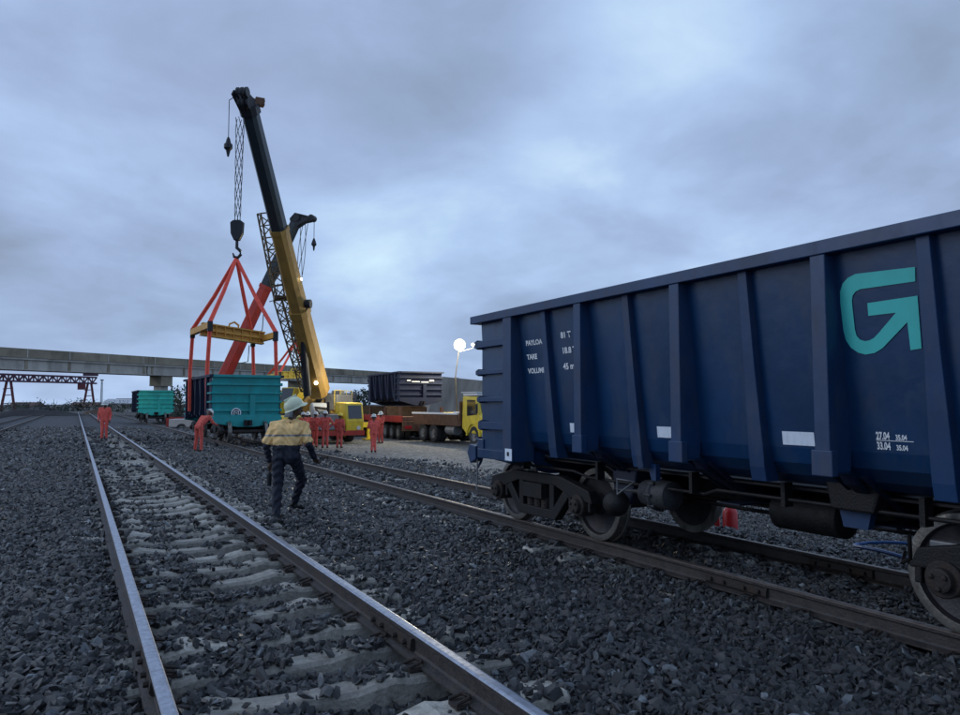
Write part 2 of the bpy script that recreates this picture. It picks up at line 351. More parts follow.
def track(label, xc, zt, y0, nseg, ns, clips):
    tr = thing('railway_track', label, 'railway track', (xc, 0, zt))
    tr['kind'] = 'structure' if False else 'thing'
    for s in (-.752, .752):
        for k in range(nseg):
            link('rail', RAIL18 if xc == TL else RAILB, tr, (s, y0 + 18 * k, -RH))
            if k and k < 4: link('fishplate', FISH, tr, (s, y0 + 18 * k, -RH))
    ysl = []
    for k in range(ns):
        y = -3 + k * .60 + random.uniform(-.02, .02); ysl.append(y)
        link('sleeper', SLP, tr, (random.uniform(-.02, .02), y, -RH - .012 - .215), (random.uniform(-.01, .01), 0, random.uniform(-.012, .012)))
        if k < clips:
            for s in (-.752, .752):
                for q in ((1,) if s < 0 and xc == TL else (-1, 1)): link('rail_clip', CLIP, tr, (s + q * .095, y, -RH - .008), (0, 0, 0 if q < 0 else PI))
    SLY[xc] = np.array(ysl); return tr
track('bare railway track running past the walking man on concrete sleepers', TL, ZL, -13.25, 9, 84, 36)
track('railway track under the navy and teal wagons', TR, ZR, -13.0, 8, 84, 22)
track('railway track at the far left edge, mostly sunk in dark ballast', TF, ZF, -12.0, 8, 100, 0)

# ------------------------------------------------------------------ ballast stones (one mass)
rocks = bpy.data.collections.new('ballast_rocks')
for i in range(12):
    bm = BM(); sx_, sy_, sz_ = random.uniform(.85, 1.4), random.uniform(.55, .95), random.uniform(.32, .7)
    for k in range(12):
        v = Vector((random.gauss(0, 1), random.gauss(0, 1), random.gauss(0, 1))).normalized() * random.uniform(.42, .55)
        bm.verts.new((v.x * sx_, v.y * sy_, v.z * sz_))
    r = bmesh.ops.convex_hull(bm, input=bm.verts[:])
    bmesh.ops.delete(bm, geom=[v for v in bm.verts if not v.link_faces], context='VERTS')
    me = bpy.data.meshes.new('stone'); bm.to_mesh(me); bm.free(); me.materials.append(M_['stone'])
    o = bpy.data.objects.new('stone', me); rocks.objects.link(o)
def wedge(x, y, d0, d1, mar):
    D = x * SI + y * CO; r = x * CO - y * SI
    return (D > d0) & (D <= d1) & (np.abs(r) < .68 * np.maximum(D, 0) + mar)
def scatter(pitch, d0, d1, mar, size, layers):
    P = []
    R_ = d1 * .95 + mar
    for L_ in range(layers):
        gx, gy = np.meshgrid(np.arange(-R_, R_ + d1 * .6, pitch), np.arange(-3, d1 * 1.25, pitch))
        x = gx.ravel() + rng.uniform(-.5, .5, gx.size) * pitch; y = gy.ravel() + rng.uniform(-.5, .5, gx.size) * pitch
        k = wedge(x, y, d0, d1, mar) & (x < (12.5 if d1 < 18 else 11.0 if d1 < 31 else 9.4) + rng.normal(0, .9, x.size)) & (x > -9); x, y = x[k], y[k]
        s = size * np.clip(rng.lognormal(-.12, .46, x.size), .35, 2.0)
        z = height(x, y) + s * (.0 if L_ == 0 else .22) - .002
        keep = np.ones(x.size, bool)
        for xc, zt in ((TL, ZL), (TR, ZR), (TF, ZF)):
            ysl = SLY[xc]
            j = np.clip(np.searchsorted(ysl, y), 1, len(ysl) - 1); d = np.minimum(np.abs(y - ysl[j - 1]), np.abs(y - ysl[j]))
            t_ = x - xc; on = (np.abs(t_) < 1.30) & (d < .125)
            top = zt - RH - .012 - np.where(np.abs(t_) < .4, .02, 0)
            # how much of each sleeper top is strewn
            fld = np.where(t_ < -.10, .24, -.18) + .34 * np.sin(y * 1.3 + t_ * 2) + .30 * np.sin(y * 5.1 - t_ * 6 + 1) + .22 * np.sin(y * 11 + t_ * 13)
            cov = np.clip(.45 + fld * 1.7, .03, .9)
            if xc == TF: cov = cov + 1
            if xc == TR: cov = cov + 1
            cov = np.where(t_ < -.8, 1.0, np.where(t_ > .8, cov * .8 + .25, cov))
            keep &= ~(on & (rng.random(x.size) > cov))
            z = np.where(on, np.maximum(z, top + s * .2), z)
            for r_ in (-.752, .752):
                dd = np.abs(t_ - r_); keep &= ~(dd < .05 + s * .3)
                # clips and rail foot stay mostly free
                keep &= ~((dd < .12) & (rng.random(x.size) < .2))
        P.append(np.stack([x[keep], y[keep], z[keep], s[keep]], 1))
    return np.concatenate(P)
pts = np.concatenate([scatter(.036, -2, 8, 1.5, .056, 2), scatter(.050, 8, 17, 2, .068, 1), scatter(.085, 17, 30, 2.5, .10, 1), scatter(.14, 30, 52, 3, .15, 1)])
print('stones', len(pts))
me = bpy.data.meshes.new('ballast'); me.vertices.add(len(pts)); me.vertices.foreach_set('co', pts[:, :3].astype(np.float32).ravel())
at = me.attributes.new('sc', 'FLOAT', 'POINT'); at.data.foreach_set('value', pts[:, 3].astype(np.float32))
ro = me.attributes.new('rot', 'FLOAT_VECTOR', 'POINT')
rv = np.stack([rng.normal(0, .8, len(pts)), rng.normal(0, .8, len(pts)), rng.uniform(0, 6.28, len(pts))], 1)
ro.data.foreach_set('vector', rv.astype(np.float32).ravel())
ob = bpy.data.objects.new('ballast', me); C.objects.link(ob)
tag(ob, kind='stuff', label='dark crushed stone ballast between and beside the railway tracks', cat='gravel')
ng = bpy.data.node_groups.new('ballast', 'GeometryNodeTree')
ng.interface.new_socket('Geometry', in_out='INPUT', socket_type='NodeSocketGeometry'); ng.interface.new_socket('Geometry', in_out='OUTPUT', socket_type='NodeSocketGeometry')
gi = ng.nodes.new('NodeGroupInput'); go = ng.nodes.new('NodeGroupOutput'); iop = ng.nodes.new('GeometryNodeInstanceOnPoints')
ci = ng.nodes.new('GeometryNodeCollectionInfo'); ci.inputs[0].default_value = rocks; ci.inputs[1].default_value = True; ci.inputs[2].default_value = True
iop.inputs['Pick Instance'].default_value = True
na = ng.nodes.new('GeometryNodeInputNamedAttribute'); na.data_type = 'FLOAT'; na.inputs[0].default_value = 'sc'
nb = ng.nodes.new('GeometryNodeInputNamedAttribute'); nb.data_type = 'FLOAT_VECTOR'; nb.inputs[0].default_value = 'rot'
m2p = ng.nodes.new('GeometryNodeMeshToPoints')
ng.links.new(gi.outputs[0], m2p.inputs[0]); ng.links.new(m2p.outputs[0], iop.inputs['Points']); ng.links.new(ci.outputs[0], iop.inputs['Instance'])
ng.links.new(na.outputs[0], iop.inputs['Scale']); ng.links.new(nb.outputs[0], iop.inputs['Rotation']); ng.links.new(iop.outputs[0], go.inputs[0])
ob.modifiers.new('stones', 'NODES').node_group = ng

# ------------------------------------------------------------------ wagon
HL = 3.91
def panel_x(z): return 1.255 + .140 * (z - 1.25) / 1.43
def text_mesh(s, size, m, parent, x, y, z, tilt=0.119, w=1.0, name='lettering'):
    cu = bpy.data.curves.new('t', 'FONT'); cu.body = s; cu.size = size; cu.align_x = 'LEFT'; cu.extrude = 0; cu.offset = size * .035; cu.resolution_u = 3
    to = bpy.data.objects.new('t', cu); C.objects.link(to); dg = bpy.context.evaluated_depsgraph_get()
    me = bpy.data.meshes.new_from_object(to.evaluated_get(dg)); bpy.data.objects.remove(to)
    me.materials.clear(); me.materials.append(m)
    A = Vector((0, -w, 0)); U = Vector((-tilt, 0, 1)).normalized(); Nn = A.normalized().cross(U)
    me.transform(Matrix(((A.x, U.x, Nn.x, x), (A.y, U.y, Nn.y, y), (A.z, U.z, Nn.z, z), (0, 0, 0, 1))))
    o = bpy.data.objects.new(name, me); C.objects.link(o); o.parent = parent; return o
WM = {}
def wheel_bm(s, y, n=40):
    bm = BM(); R_ = .42
    pr = [(.675, .10), (.675, .36), (.67, .42), (.668, .445), (.695, .445), (.702, .427), (.72, .422), (.80, .418), (.805, .40), (.803, .352), (.765, .335), (.742, .24), (.755, .13), (.80, .115), (.81, .09)]
    lathe(bm, pr, 'x', n, T(0, y, R_) @ Matrix.Scale(s, 4, (1, 0, 0)))
    for f in bm.faces:
        c = f.calc_center_median(); r = math.hypot(c.y - y, c.z - R_)
        f.material_index = 0 if r > .345 else 1
    return bm
def wagon(label, loc, rz, side, rib, end, near=False, bogies=True, emblem=False, group=None, endmark=False, endteal=False):
    w = thing('gondola_wagon', label, 'railway wagon', loc, rz, group)
    bv = .007 if near else 0
    # --- centre sill, floor, cross bearers, headstocks
    bm = BM(); box(bm, -.22, .22, -3.68, 3.68, .60, .88); box(bm, -.28, .28, -3.68, 3.68, .58, .60); obj('centre_sill', bm, M_['iron'], w, bevel=bv)
    bm = BM(); box(bm, -.95, .95, -3.55, 3.55, .885, .905); obj('floor', bm, M_['iron'], w)
    for y in (-2.95, -1.475, 0, 1.475, 2.95):
        bm = BM(); prism(bm, [(-1.26, 1.08), (-1.2, 1.0), (-.55, .68), (.55, .68), (1.2, 1.0), (1.26, 1.08), (.9, .90), (-.9, .90)], y - .05, y + .05, 'y')
        box(bm, -.85, .85, y - .12, y + .12, .66, .675); obj('cross_bearer', bm, M_['navydark'], w)
    for s in (-1, 1):
        bm = BM(); prism(bm, [(-1.42, .80 if emblem else .90), (-1.42, 1.12), (1.42, 1.12), (1.42, .80 if emblem else .90), (.35, .62), (-.35, .62)], s * 3.70, s * 3.86, 'y'); obj('headstock', bm, end if emblem or endteal else rib, w, bevel=bv)
        bm = BM(); box(bm, -1.48, -.98, s * 3.0 - .12, s * 3.0 + .75, .88, 1.0) if s > 0 else box(bm, -1.48, -.98, -3.75, -2.88, .88, 1.0)
        if s > 0: box(bm, .98, 1.48, 2.88, 3.75, .88, 1.0)
        else: box(bm, .98, 1.48, -3.75, -2.88, .88, 1.0)
        obj('corner_sill', bm, side, w, bevel=bv)
        # coupler
        bm = BM(); box(bm, -.09, .09, s * 3.86, s * 4.02, .70, .86); 
        prism(bm, [(-.16, s * 4.02), (.14, s * 4.02), (.17, s * 4.14), (.05, s * 4.20), (.02, s * 4.12), (-.06, s * 4.12), (-.10, s * 4.24), (-.18, s * 4.20)], .66, .90, 'z')
        obj('coupler', bm, M_['iron'], w, bevel=bv)
        if near and s > 0:
            bm = BM(); tube(bm, [(-1.28, 3.92, .98), (-.5, 4.0, .93), (-.16, 4.02, .9)], .016, 6); tube(bm, [(-1.28, 3.92, .98), (-1.30, 3.98, .80), (-1.34, 4.0, .72)], .018, 6)
            box(bm, -1.36, -1.12, 3.86, 3.90, .93, 1.10); tube(bm, [(-1.15, 3.9, 1.05), (-1.15, 4.06, 1.12), (-1.32, 4.06, 1.12), (-1.32, 3.9, 1.05)], .018, 6)
            obj('uncoupling_lever', bm, rib, w)
            bm = BM(); tube(bm, [(-.35, 3.9, .85), (-.38, 4.06, .72), (-.40, 4.10, .52), (-.42, 4.04, .38)], .026, 8); obj('brake_hose', bm, M_['rubber'], w)
            bm = BM(); tube(bm, [(-1.38, 3.93, .90), (-1.38, 3.95, .42), (-1.33, 3.95, .40)], .012, 6); obj('step_bar', bm, M_['grey'], w)
    # --- sides
    for s in (-1, 1):
        edges = [-2.95, -2.2125, -1.475, -.7375, 0, .7375, 1.475, 2.2125, 2.95]
        for a, b in zip(edges, edges[1:]):
            bm = BM(); pr = [(2.68, panel_x(2.68)), (2.0, panel_x(2.0)), (1.25, panel_x(1.25)), (1.13, 1.225), (1.03, 1.13), (.96, 1.0), (.92, .80)]
            poly = [(s * x, z) for z, x in pr] + [(s * (x - .018), z + (.004 if z > 1.2 else .014)) for z, x in reversed(pr)]
            prism(bm, poly, a, b, 'y'); obj('side_panel', bm, side, w)
        for y in (-1.475, 0, 1.475):
            bm = BM(); prism(bm, [(s * 1.50, 2.672), (s * 1.50, 1.10), (s * 1.27, 1.10), (s * 1.25, 1.3), (s * 1.36, 2.672)], y - .062, y + .062, 'y'); obj('side_post', bm, rib, w, bevel=bv)
            bm = BM(); prism(bm, [(s * 1.512, 1.26), (s * 1.512, 1.075), (s * 1.44, 1.075), (s * 1.44, 1.26)], y - .085, y + .085, 'y'); obj('post_foot', bm, rib, w, bevel=bv)
        for y in (-2.95, 2.95):
            bm = BM(); prism(bm, [(s * 1.50, 2.672), (s * 1.50, .875), (s * 1.16, .875), (s * 1.16, 1.3), (s * 1.34, 2.672)], y - .10, y + .10, 'y'); obj('corner_post', bm, rib, w, bevel=bv)
        for y in (-2.2125, -.7375, .7375, 2.2125):
            bm = BM(); a, b = .045, .075
            zz = [(2.672, 1.455, a), (1.9, 1.392, a + .01), (1.25, 1.338, b), (1.08, 1.322, b), (.965, 1.30, b)]
            A = []; 
            for z, x, hw in zz: A.append([bm.verts.new(q) for q in ((s * (panel_x(max(z, 1.2)) - (.01 if z > 1.2 else .09 * (1.3 - z) / .3)), y - hw, z), (s * x, y - hw, z), (s * x, y + hw, z), (s * (panel_x(max(z, 1.2)) - (.01 if z > 1.2 else .09 * (1.3 - z) / .3)), y + hw, z))])
            for q, r in zip(A, A[1:]):
                for k in range(4): bm.faces.new((q[k], q[(k + 1) % 4], r[(k + 1) % 4], r[k]))
            bm.faces.new(A[0]); bm.faces.new(A[-1][::-1]); obj('side_rib', bm, rib, w, bevel=bv * .8)
        bm = BM(); box(bm, min(s * 1.36, s * 1.51), max(s * 1.36, s * 1.51), -HL, HL, 2.672, 2.775); obj('top_chord', bm, rib, w, bevel=bv)
        # end bays with horizontal ribs wrapping the corner
        for e in (-1, 1):
            bm = BM(); y0, y1 = sorted((e * 3.05, e * 3.76)); x0, x1 = sorted((s * 1.38, s * 1.40)); box(bm, x0, x1, y0, y1, 1.0, 2.672); obj('corner_panel', bm, side, w)
    for e in (-1, 1):
        # end wall, leaning in towards the bottom
        bm = BM(); prism(bm, [(e * 3.82, 2.68), (e * 3.66, 1.0), (e * 3.64, 1.0), (e * 3.80, 2.68)], -1.38, 1.38, 'x'); obj('end_panel', bm, end, w)
        bm = BM(); y0, y1 = sorted((e * 3.80, e * 3.94)); box(bm, -1.36, 1.36, y0, y1, 2.674, 2.772); obj('end_chord', bm, end, w, bevel=bv)
        for z, h in ((2.32, .13), (1.96, .10), (1.60, .10), (1.24, .14)):
            yo = 3.66 + .16 * (z - 1) / 1.68
            bm = BM(); prism(bm, [(e * yo, z), (e * (yo + .075), z + .025), (e * (yo + .075), z + h - .025), (e * yo, z + h)], -1.47, 1.47, 'x')
            for s in (-1, 1):
                x0, x1 = sorted((s * 1.402, s * 1.47)); ya, yb = sorted((e * 3.06, e * (yo - .002))); box(bm, x0, x1, ya, yb, z + .02, z + h - .02)
            obj('end_rib', bm, end if emblem or endmark or endteal else rib, w, bevel=bv)
        bm = BM(); prism(bm, [(e * 3.67, 1.02), (e * 3.84, 1.02), (e * 3.89, 1.95), (e * 3.75, 1.95)], .12, .34, 'x'); obj('end_post', bm, end, w, bevel=bv)
        if emblem:
            bm = BM(); lathe(bm, [(0, .20), (.01, .20)], 'y', 24, T(-.42, e * 3.80 - (0 if e > 0 else .01), 1.20)); obj('emblem', bm, M_['white'], w)
            bm = BM(); lathe(bm, [(0, .155), (.006, .155)], 'y', 24, T(-.42, e * 3.814 - (0 if e > 0 else .006), 1.20)); obj('emblem_field', bm, M_['dark'], w)
            bm = BM(); yy = e * 3.826
            for a0, b0, c0, d0 in ((-.52, 1.12, -.49, 1.29), (-.49, 1.26, -.35, 1.29), (-.35, 1.12, -.32, 1.29), (-.45, 1.17, -.38, 1.20)):
                box(bm, a0, c0, min(yy, yy - e * .004), max(yy, yy - e * .004), b0, d0)
            obj('emblem_mark', bm, M_['white'], w)
        if endmark:
            for a0, b0, c0, d0 in ((-.95, 2.16, -.70, 2.24), (-.62, 2.10, -.1, 2.16), (.0, 2.08, .5, 2.13), (.55, 2.16, .85, 2.25)):
                bm = BM(); box(bm, a0, c0, min(e * 3.80, e * 3.80 + e * .015), max(e * 3.80, e * 3.80 + e * .015), b0, d0); obj('end_marking', bm, M_['white'], w)
    # --- underbody gear on the near wagon
    if near:
        for y, k in ((-1.32, 1),):
            bm = BM(); prism(bm, [(y - .14, .80), (y + .14, .80), (y + .10, .64), (y - .10, .64)], -.93, -.86, 'x'); obj('gear_bracket', bm, rib, w)
        bm = BM(); prism(bm, [(.6, 1.0), (.86, 1.0), (.86, .94), (.70, .94), (.66, .84), (.6, .84)], -1.2, -1.14, 'x'); obj('door_stop', bm, rib, w)
        bm = BM(); lathe(bm, [(-.20, .05), (-.19, .11), (-.17, .145), (0, .15), (.02, .17), (.05, .17), (.07, .15), (.22, .13), (.25, .05)], 'y', 24, T(-.88, .88, .66)); tube(bm, [(-.88, 1.1, .66), (-.88, 1.6, .64)], .025, 8)
        for k in range(8): lathe(bm, [(0, .018), (.09, .018)], 'y', 6, T(-.88 + .16 * math.cos(k * PI / 4), .86, .66 + .16 * math.sin(k * PI / 4)))
        obj('brake_cylinder', bm, M_['dullgrey'], w, smooth=True)
        bm = BM(); lathe(bm, [(-.62, .02), (-.60, .12), (-.56, .17), (.1, .17), (.14, .12), (.16, .02)], 'y', 24, T(-.45, -.35, .62)); obj('air_reservoir', bm, M_['iron'], w, smooth=True)
        bm = BM(); tube(bm, [(-1.16, 1.24, .64), (-1.16, 1.24, .80), (-1.16, .96, .80), (-1.16, 1.24, .64)], .010, 6); obj('safety_loop', bm, M_['grey'], w)
        bm = BM(); lathe(bm, [(-.13, .03), (-.11, .09), (-.06, .13), (.0, .145), (.06, .13), (.11, .09), (.13, .03)], 'x', 20, T(-1.08, 1.36, .53)); obj('air_reservoir', bm, M_['iron'], w, smooth=True)
        bm = BM(); prism(bm, [(1.2, .98), (1.66, .98), (1.62, .50), (1.34, .50)], -.9, -.5, 'x'); obj('hopper_chute', bm, M_['navydark'], w, bevel=.02)
        bm = BM()
        for x, z, a, b in ((-.5, .60, -2.2, 2.4), (.5, .60, -2.2, 2.4)): tube(bm, [(x, a, z), (x, 0, z - .02), (x, b, z)], .020, 6)
        tube(bm, [(-.7, -1.9, .52), (-.2, -1.6, .5), (.3, -1.5, .52)], .03, 6); tube(bm, [(-.95, -1.75, .66), (-.9, -1.72, .48), (-.80, -1.60, .42), (-.6, -1.5, .46)], .015, 6)
        obj('brake_rod', bm, M_['iron'], w)
        bm = BM(); tube(bm, [(-1.0, 3.6, .80), (-1.02, 2.2, .80), (-.95, 2.0, .74), (-.95, .2, .74), (-1.0, 0, .80), (-1.0, -3.6, .80)], .017, 8); obj('train_pipe', bm, M_['iron'], w)
        for y in (3.3, 1.75, .3, -.75, -1.9, -3.2): bm = BM(); box(bm, -1.04, -.94, y - .02, y + .02, .74, .94); obj('pipe_hanger', bm, M_['iron'], w)
        for y in (-1.475, 0, 1.475):
            bm = BM(); 
            for q in (-.12, .12): prism(bm, [(-1.26, 1.07), (-1.18, 1.07), (-.62, .72), (-.70, .72)], y + q - .008, y + q + .008, 'y')
            obj('gusset', bm, M_['navydark'], w)
        bm = BM(); box(bm, -.80, -.55, -2.0, -1.8, .50, .62); tube(bm, [(-.95, -1.9, .56), (-.7, -1.9, .56)], .02, 6); obj('slack_adjuster', bm, M_['grey'], w, bevel=.01)
        bm = BM(); prism(bm, [(-1.62, 1.0), (-1.15, 1.0), (-1.2, .78), (-1.55, .78)], -1.05, -.3, 'x'); obj('hopper_chute', bm, M_['iron'], w, bevel=.02)
        bm = BM(); prism(bm, [(3.92, 1.02), (4.10, 1.04), (4.16, .92), (4.08, .78), (3.92, .84)], -1.42, -1.30, 'x'); obj('hand_brake_bracket', bm, rib, w, bevel=.01)
        bm = BM(); lathe(bm, [(0, .03), (.02, .13), (.05, .13), (.06, .10), (.07, .03)], 'y', 20, T(-1.22, 4.0, .98)); obj('hand_brake_wheel', bm, side, w, smooth=True)
        tm = M_['white']
        def tx(s_, size, y, z, wd=1): text_mesh(s_, size, tm, w, -(panel_x(z) + .004), y, z, .1224, wd)
        tx('PAYLOAD', .085, 2.71, 2.305, 1.12); tx('TARE', .085, 2.71, 2.135, 1.12); tx('VOLUME', .085, 2.71, 1.965, 1.12)
        tx('81 T', .095, 1.96, 2.34, 1.1); tx('18.8 T', .095, 1.96, 2.165, 1.1); tx('45 m', .095, 1.96, 1.985, 1.1)
        tx('27.04', .072, -1.735, 1.345, .62); tx('35.04', .050, -1.875, 1.345, .72); tx('33.04', .072, -1.735, 1.275, .62); tx('35.04', .050, -1.875, 1.275, .72)
        bm = BM(); z = 1.337; xx = panel_x(z) + .005; box(bm, -xx - .002, -xx, -2.0, -1.735, z - .002, z + .002); obj('marking_line', bm, tm, w)
        for y, z, wy in ((-1.093, 1.325, .145), (.38, 1.325, .115), (1.85, 1.325, .08)):
            bm = BM(); a, b = z - .055, z + .05
            vs = [bm.verts.new((-(panel_x(q) + .006), y + k * wy, q)) for q, k in ((a, -1), (a, 1), (b, 1), (b, -1))]; bm.faces.new(vs); obj('reflective_plate', bm, M_['plate'], w)
        bm = BM(); box(bm, -1.5075, -1.503, 2.60 + .22, 2.98, .895, 1.04); obj('data_plate', bm, M_['plate'], w)
        bm = BM(); box(bm, -1.511, -1.509, 2.88, 2.93, .95, 1.0); obj('data_plate_mark', bm, M_['dark'], w)
        # arrow-ended emblem on the panel
        def px(y, z): return (-(panel_x(z + .16) + .0065), y - 4.995, z + .16)
        outer = [(2.872, 2.330), (3.20, 2.352)]
        cL = [(3.30, 2.349), (3.36, 2.33), (3.405, 2.295), (3.430, 2.24), (3.436, 2.16), (3.432, 1.96), (3.42, 1.89), (3.385, 1.832), (3.335, 1.795), (3.28, 1.778), (3.21, 1.785), (3.15, 1.815)]
        iL = [(3.27, 2.238), (3.31, 2.226), (3.335, 2.20), (3.344, 2.165), (3.345, 2.12), (3.342, 1.96), (3.334, 1.915), (3.31, 1.885), (3.275, 1.872), (3.24, 1.875), (3.205, 1.89), (3.16, 1.928)]
        bm = BM(); Oo = [(2.876, 2.330)] + cL + [(2.962, 1.975)]; Ii = [(2.884, 2.236)] + iL + [(3.034, 2.046)]
        a_ = [bm.verts.new(px(*q)) for q in Oo]; b_ = [bm.verts.new(px(*q)) for q in Ii]
        for i in range(len(a_) - 1): bm.faces.new((a_[i], a_[i + 1], b_[i + 1], b_[i]))
        h1 = [bm.verts.new(px(*q)) for q in ((3.230, 2.134), (2.878, 2.141), (2.95, 2.052), (3.034, 2.046), (3.232, 2.045))]; bm.faces.new(h1)
        h2 = [bm.verts.new(px(*q)) for q in ((2.878, 2.141), (2.884, 1.795), (2.958, 1.788), (2.962, 1.975), (2.95, 2.052))]; bm.faces.new(h2)
        h3 = [bm.verts.new(px(*q)) for q in ((2.95, 2.052), (2.962, 1.975), (3.034, 2.046))]; bm.faces.new(h3)
        obj('arrow_emblem', bm, M_['tealmark'], w)
    # --- bogies
    if bogies:
        for yb in (-2.97, 2.97):
            bm = BM()
            for s in (-1, 1):
                x0, x1 = sorted((s * .95, s * 1.07))
                prism(bm, [(yb - 1.16, .46), (yb - 1.10, .60), (yb - .55, .72), (yb + .55, .72), (yb + 1.10, .60), (yb + 1.16, .46), (yb + .78, .49), (yb + .42, .60), (yb - .42, .60), (yb - .78, .49)], x0, x1, 'x')
                prism(bm, [(yb - .72, .50), (yb - .60, .56), (yb - .36, .30), (yb + .36, .30), (yb + .60, .56), (yb + .72, .50), (yb + .42, .18), (yb - .42, .18)], x0 + .002, x1 - .002, 'x')
                for q in (-1, 1):
                    ya, yc = sorted((yb + q * .30, yb + q * .40)); box(bm, x0 + .004, x1 - .004, ya, yc, .29, .62)
                    for r in (-1, 1):
                        ya, yc = sorted((yb + q * .915 + r * .16, yb + q * .915 + r * .21)); box(bm, x0 + .004, x1 - .004, ya, yc, .36, .56)
            obj_b = obj('bogie', bm, M_['iron'], w, bevel=.012 if near else 0)
            bm = BM(); box(bm, -1.12, 1.12, yb - .21, yb + .21, .42, .60); lathe(bm, [(.58, .2), (.61, .2)], 'z', 16, T(0, yb, 0)); obj('bolster', bm, M_['iron'], obj_b)
            for s in (-1, 1):
                bm = BM()
                for dy in (-.16, 0, .16):
                    for k in range(6): lathe(bm, [(0, .06), (.008, .066), (.016, .066), (.022, .06)], 'z', 12 if near else 8, T(s * 1.01, yb + dy, .30 + k * .02))
                obj('spring', bm, M_['rust'], obj_b)
                for q in (-1, 1):
                    yw = yb + q * .915
                    obj('wheel', wheel_bm(s, yw, 48 if near else 20), [M_['wheel'], M_['wheelweb']], obj_b, smooth=True)
                    bm = BM(); MM = T(0, yw, .42) @ Matrix.Scale(s, 4, (1, 0, 0))
                    lathe(bm, [(.90, .10), (.90, .125), (1.09, .125), (1.10, .115), (1.10, .085), (1.145, .08), (1.15, .065), (1.15, .03)], 'x', 24, MM)
                    for k in range(3): lathe(bm, [(1.10, .018), (1.165, .018), (1.17, .010)], 'x', 6, MM @ T(0, .052 * math.cos(k * 2.094 + .5), .052 * math.sin(k * 2.094 + .5)))
                    obj('axle_bearing', bm, M_['rust'], obj_b, smooth=True)
            for q in (-1, 1):
                bm = BM(); lathe(bm, [(-1.0, .065), (-.68, .075), (-.3, .08), (.3, .08), (.68, .075), (1.0, .065)], 'x', 16, T(0, yb + q * .915, .42)); obj('axle', bm, M_['rust'], obj_b)
                bm = BM()
                for s in (-1, 1): prism(bm, [(yb + q * .45, .28), (yb + q * .50, .55), (yb + q * .54, .55), (yb + q * .51, .28)], s * .74 - .05, s * .74 + .05, 'x')
                beam(bm, (-.7, yb + q * .44, .40), (.7, yb + q * .44, .40), .06, .06); obj('brake_beam', bm, M_['iron'], obj_b)
    return w
M_['plate'] = mat('white_reflective_plate', (.74, .82, .92), .4, 0, .05, 12, 0, 30, (.3, .32, .35), .3)
wagon('large navy gondola wagon with a teal arrow emblem, closest to the camera on the right', (TR, 4.98, ZR), 0, M_['navy'], M_['navyrib'], M_['navy'], near=True)
wagon('wagon with bright teal end and white round badge, slung below the orange lifting frame', (TR + .02, 35.6, ZR + .03), math.radians(.6), M_['farnavy'], M_['farnavy'], M_['teal'], emblem=True)
wagon('smallest and farthest teal ended wagon, standing on the track beside the bridge pier', (TR - .1, 73.5, ZR), 0, M_['farnavy'], M_['farnavy'], M_['tealL'], endteal=True)

# ------------------------------------------------------------------ flyover bridge
def bridge():
    b = thing('flyover_bridge', 'long grey concrete flyover crossing behind the cranes from the left edge', 'bridge')
    d = Vector((.5465, 1.0)); q0 = Vector((-67.5, 104))
    def at(D, off=0):                      # point on the bridge's near face at camera depth D, off = metres behind it
        r = -67.5 + .5465 * (D - 104); n = Vector((-1.0, .5465)).normalized(); return cw(r + n.x * off, D + n.y * off)
    ZT, ZD, ZB = 9.45, 8.1, 6.45
    def slab(name, D0, D1, o0, o1, z0, z1, m, par=b):
        bm = BM(); a, c, e, f = at(D0, o0), at(D1, o0), at(D1, o1), at(D0, o1)
        prism(bm, [(p.x, p.y) for p in (a, c, e, f)], z0, z1, 'z'); return obj(name, bm, m, par)
    piers = [65, 95, 125, 155, 185, 207]
    for D0, D1 in zip(piers, piers[1:]):
        slab('parapet', D0 + .03, D1 - .03, 0, .35, ZD + .05, ZT, M_['bpara']); slab('parapet', D0 + .03, D1 - .03, 3.85, 4.2, ZD + .05, ZT, M_['bpara'])
        slab('deck', D0, D1, .12, 4.05, ZD - .25, ZD + .045, M_['bconc'])
        for k in range(2):
            slab('girder', D0 + .12, D1 - .12, .40 + k * 2.8, .9 + k * 2.8, ZB, ZD - .255, M_['bconc'])
            slab('girder_flange', D0 + .12, D1 - .12, .2 + k * 2.8, 1.1 + k * 2.8, ZB - .12, ZB - .002, M_['bconc'])
        n = 5
        for k in range(n + 1):
            Dd = D0 + .7 + (D1 - D0 - 1.4) * k / n; slab('diaphragm', Dd, Dd + .35, .30, .396, ZB + .02, ZD - .26, M_['bpara'])
        for k in range(6):
            Dd = D0 + 1 + (D1 - D0 - 2) * k / 5; slab('parapet_joint', Dd, Dd + .12, -.03, -.002, ZD + .05, ZT - .1, M_['bconc'])
    for D in piers[:-1]:
        D += 3.6; slab('pier_cap', D - 1.0, D + 1.0, .5, 3.6, ZB - 1.9, ZB - .125, M_['bpara'])
        slab('pier', D - .7, D + .7, 1.2, 2.9, -.9, ZB - 1.902, M_['bconc'])
    # abutment and the walled ramp beyond
    a, c = at(207), at(330); e, f = at(330, 10), at(207, 10); bm = BM()
    lo = cw(-67.5 + .5465 * 99 - 1.0, 205.0); lo2 = at(205, 10)
    vb = [bm.verts.new((p.x, p.y, -1)) for p in (lo, c, e, lo2)]; vt = [bm.verts.new((p.x, p.y, z)) for p, z in ((a, ZT - .3), (c, ZT - 3), (e, ZT - 3), (f, ZT - .3))]
    for k in range(4): bm.faces.new((vb[k], vb[(k + 1) % 4], vt[(k + 1) % 4], vt[k]))
    bm.faces.new(vt); bm.faces.new(vb[::-1]); obj('abutment', bm, mat('abutment_concrete', (.38, .34, .29), .9, 0, .2, .12, .3, 1.5, (.10, .09, .08), .5), b)
bridge()

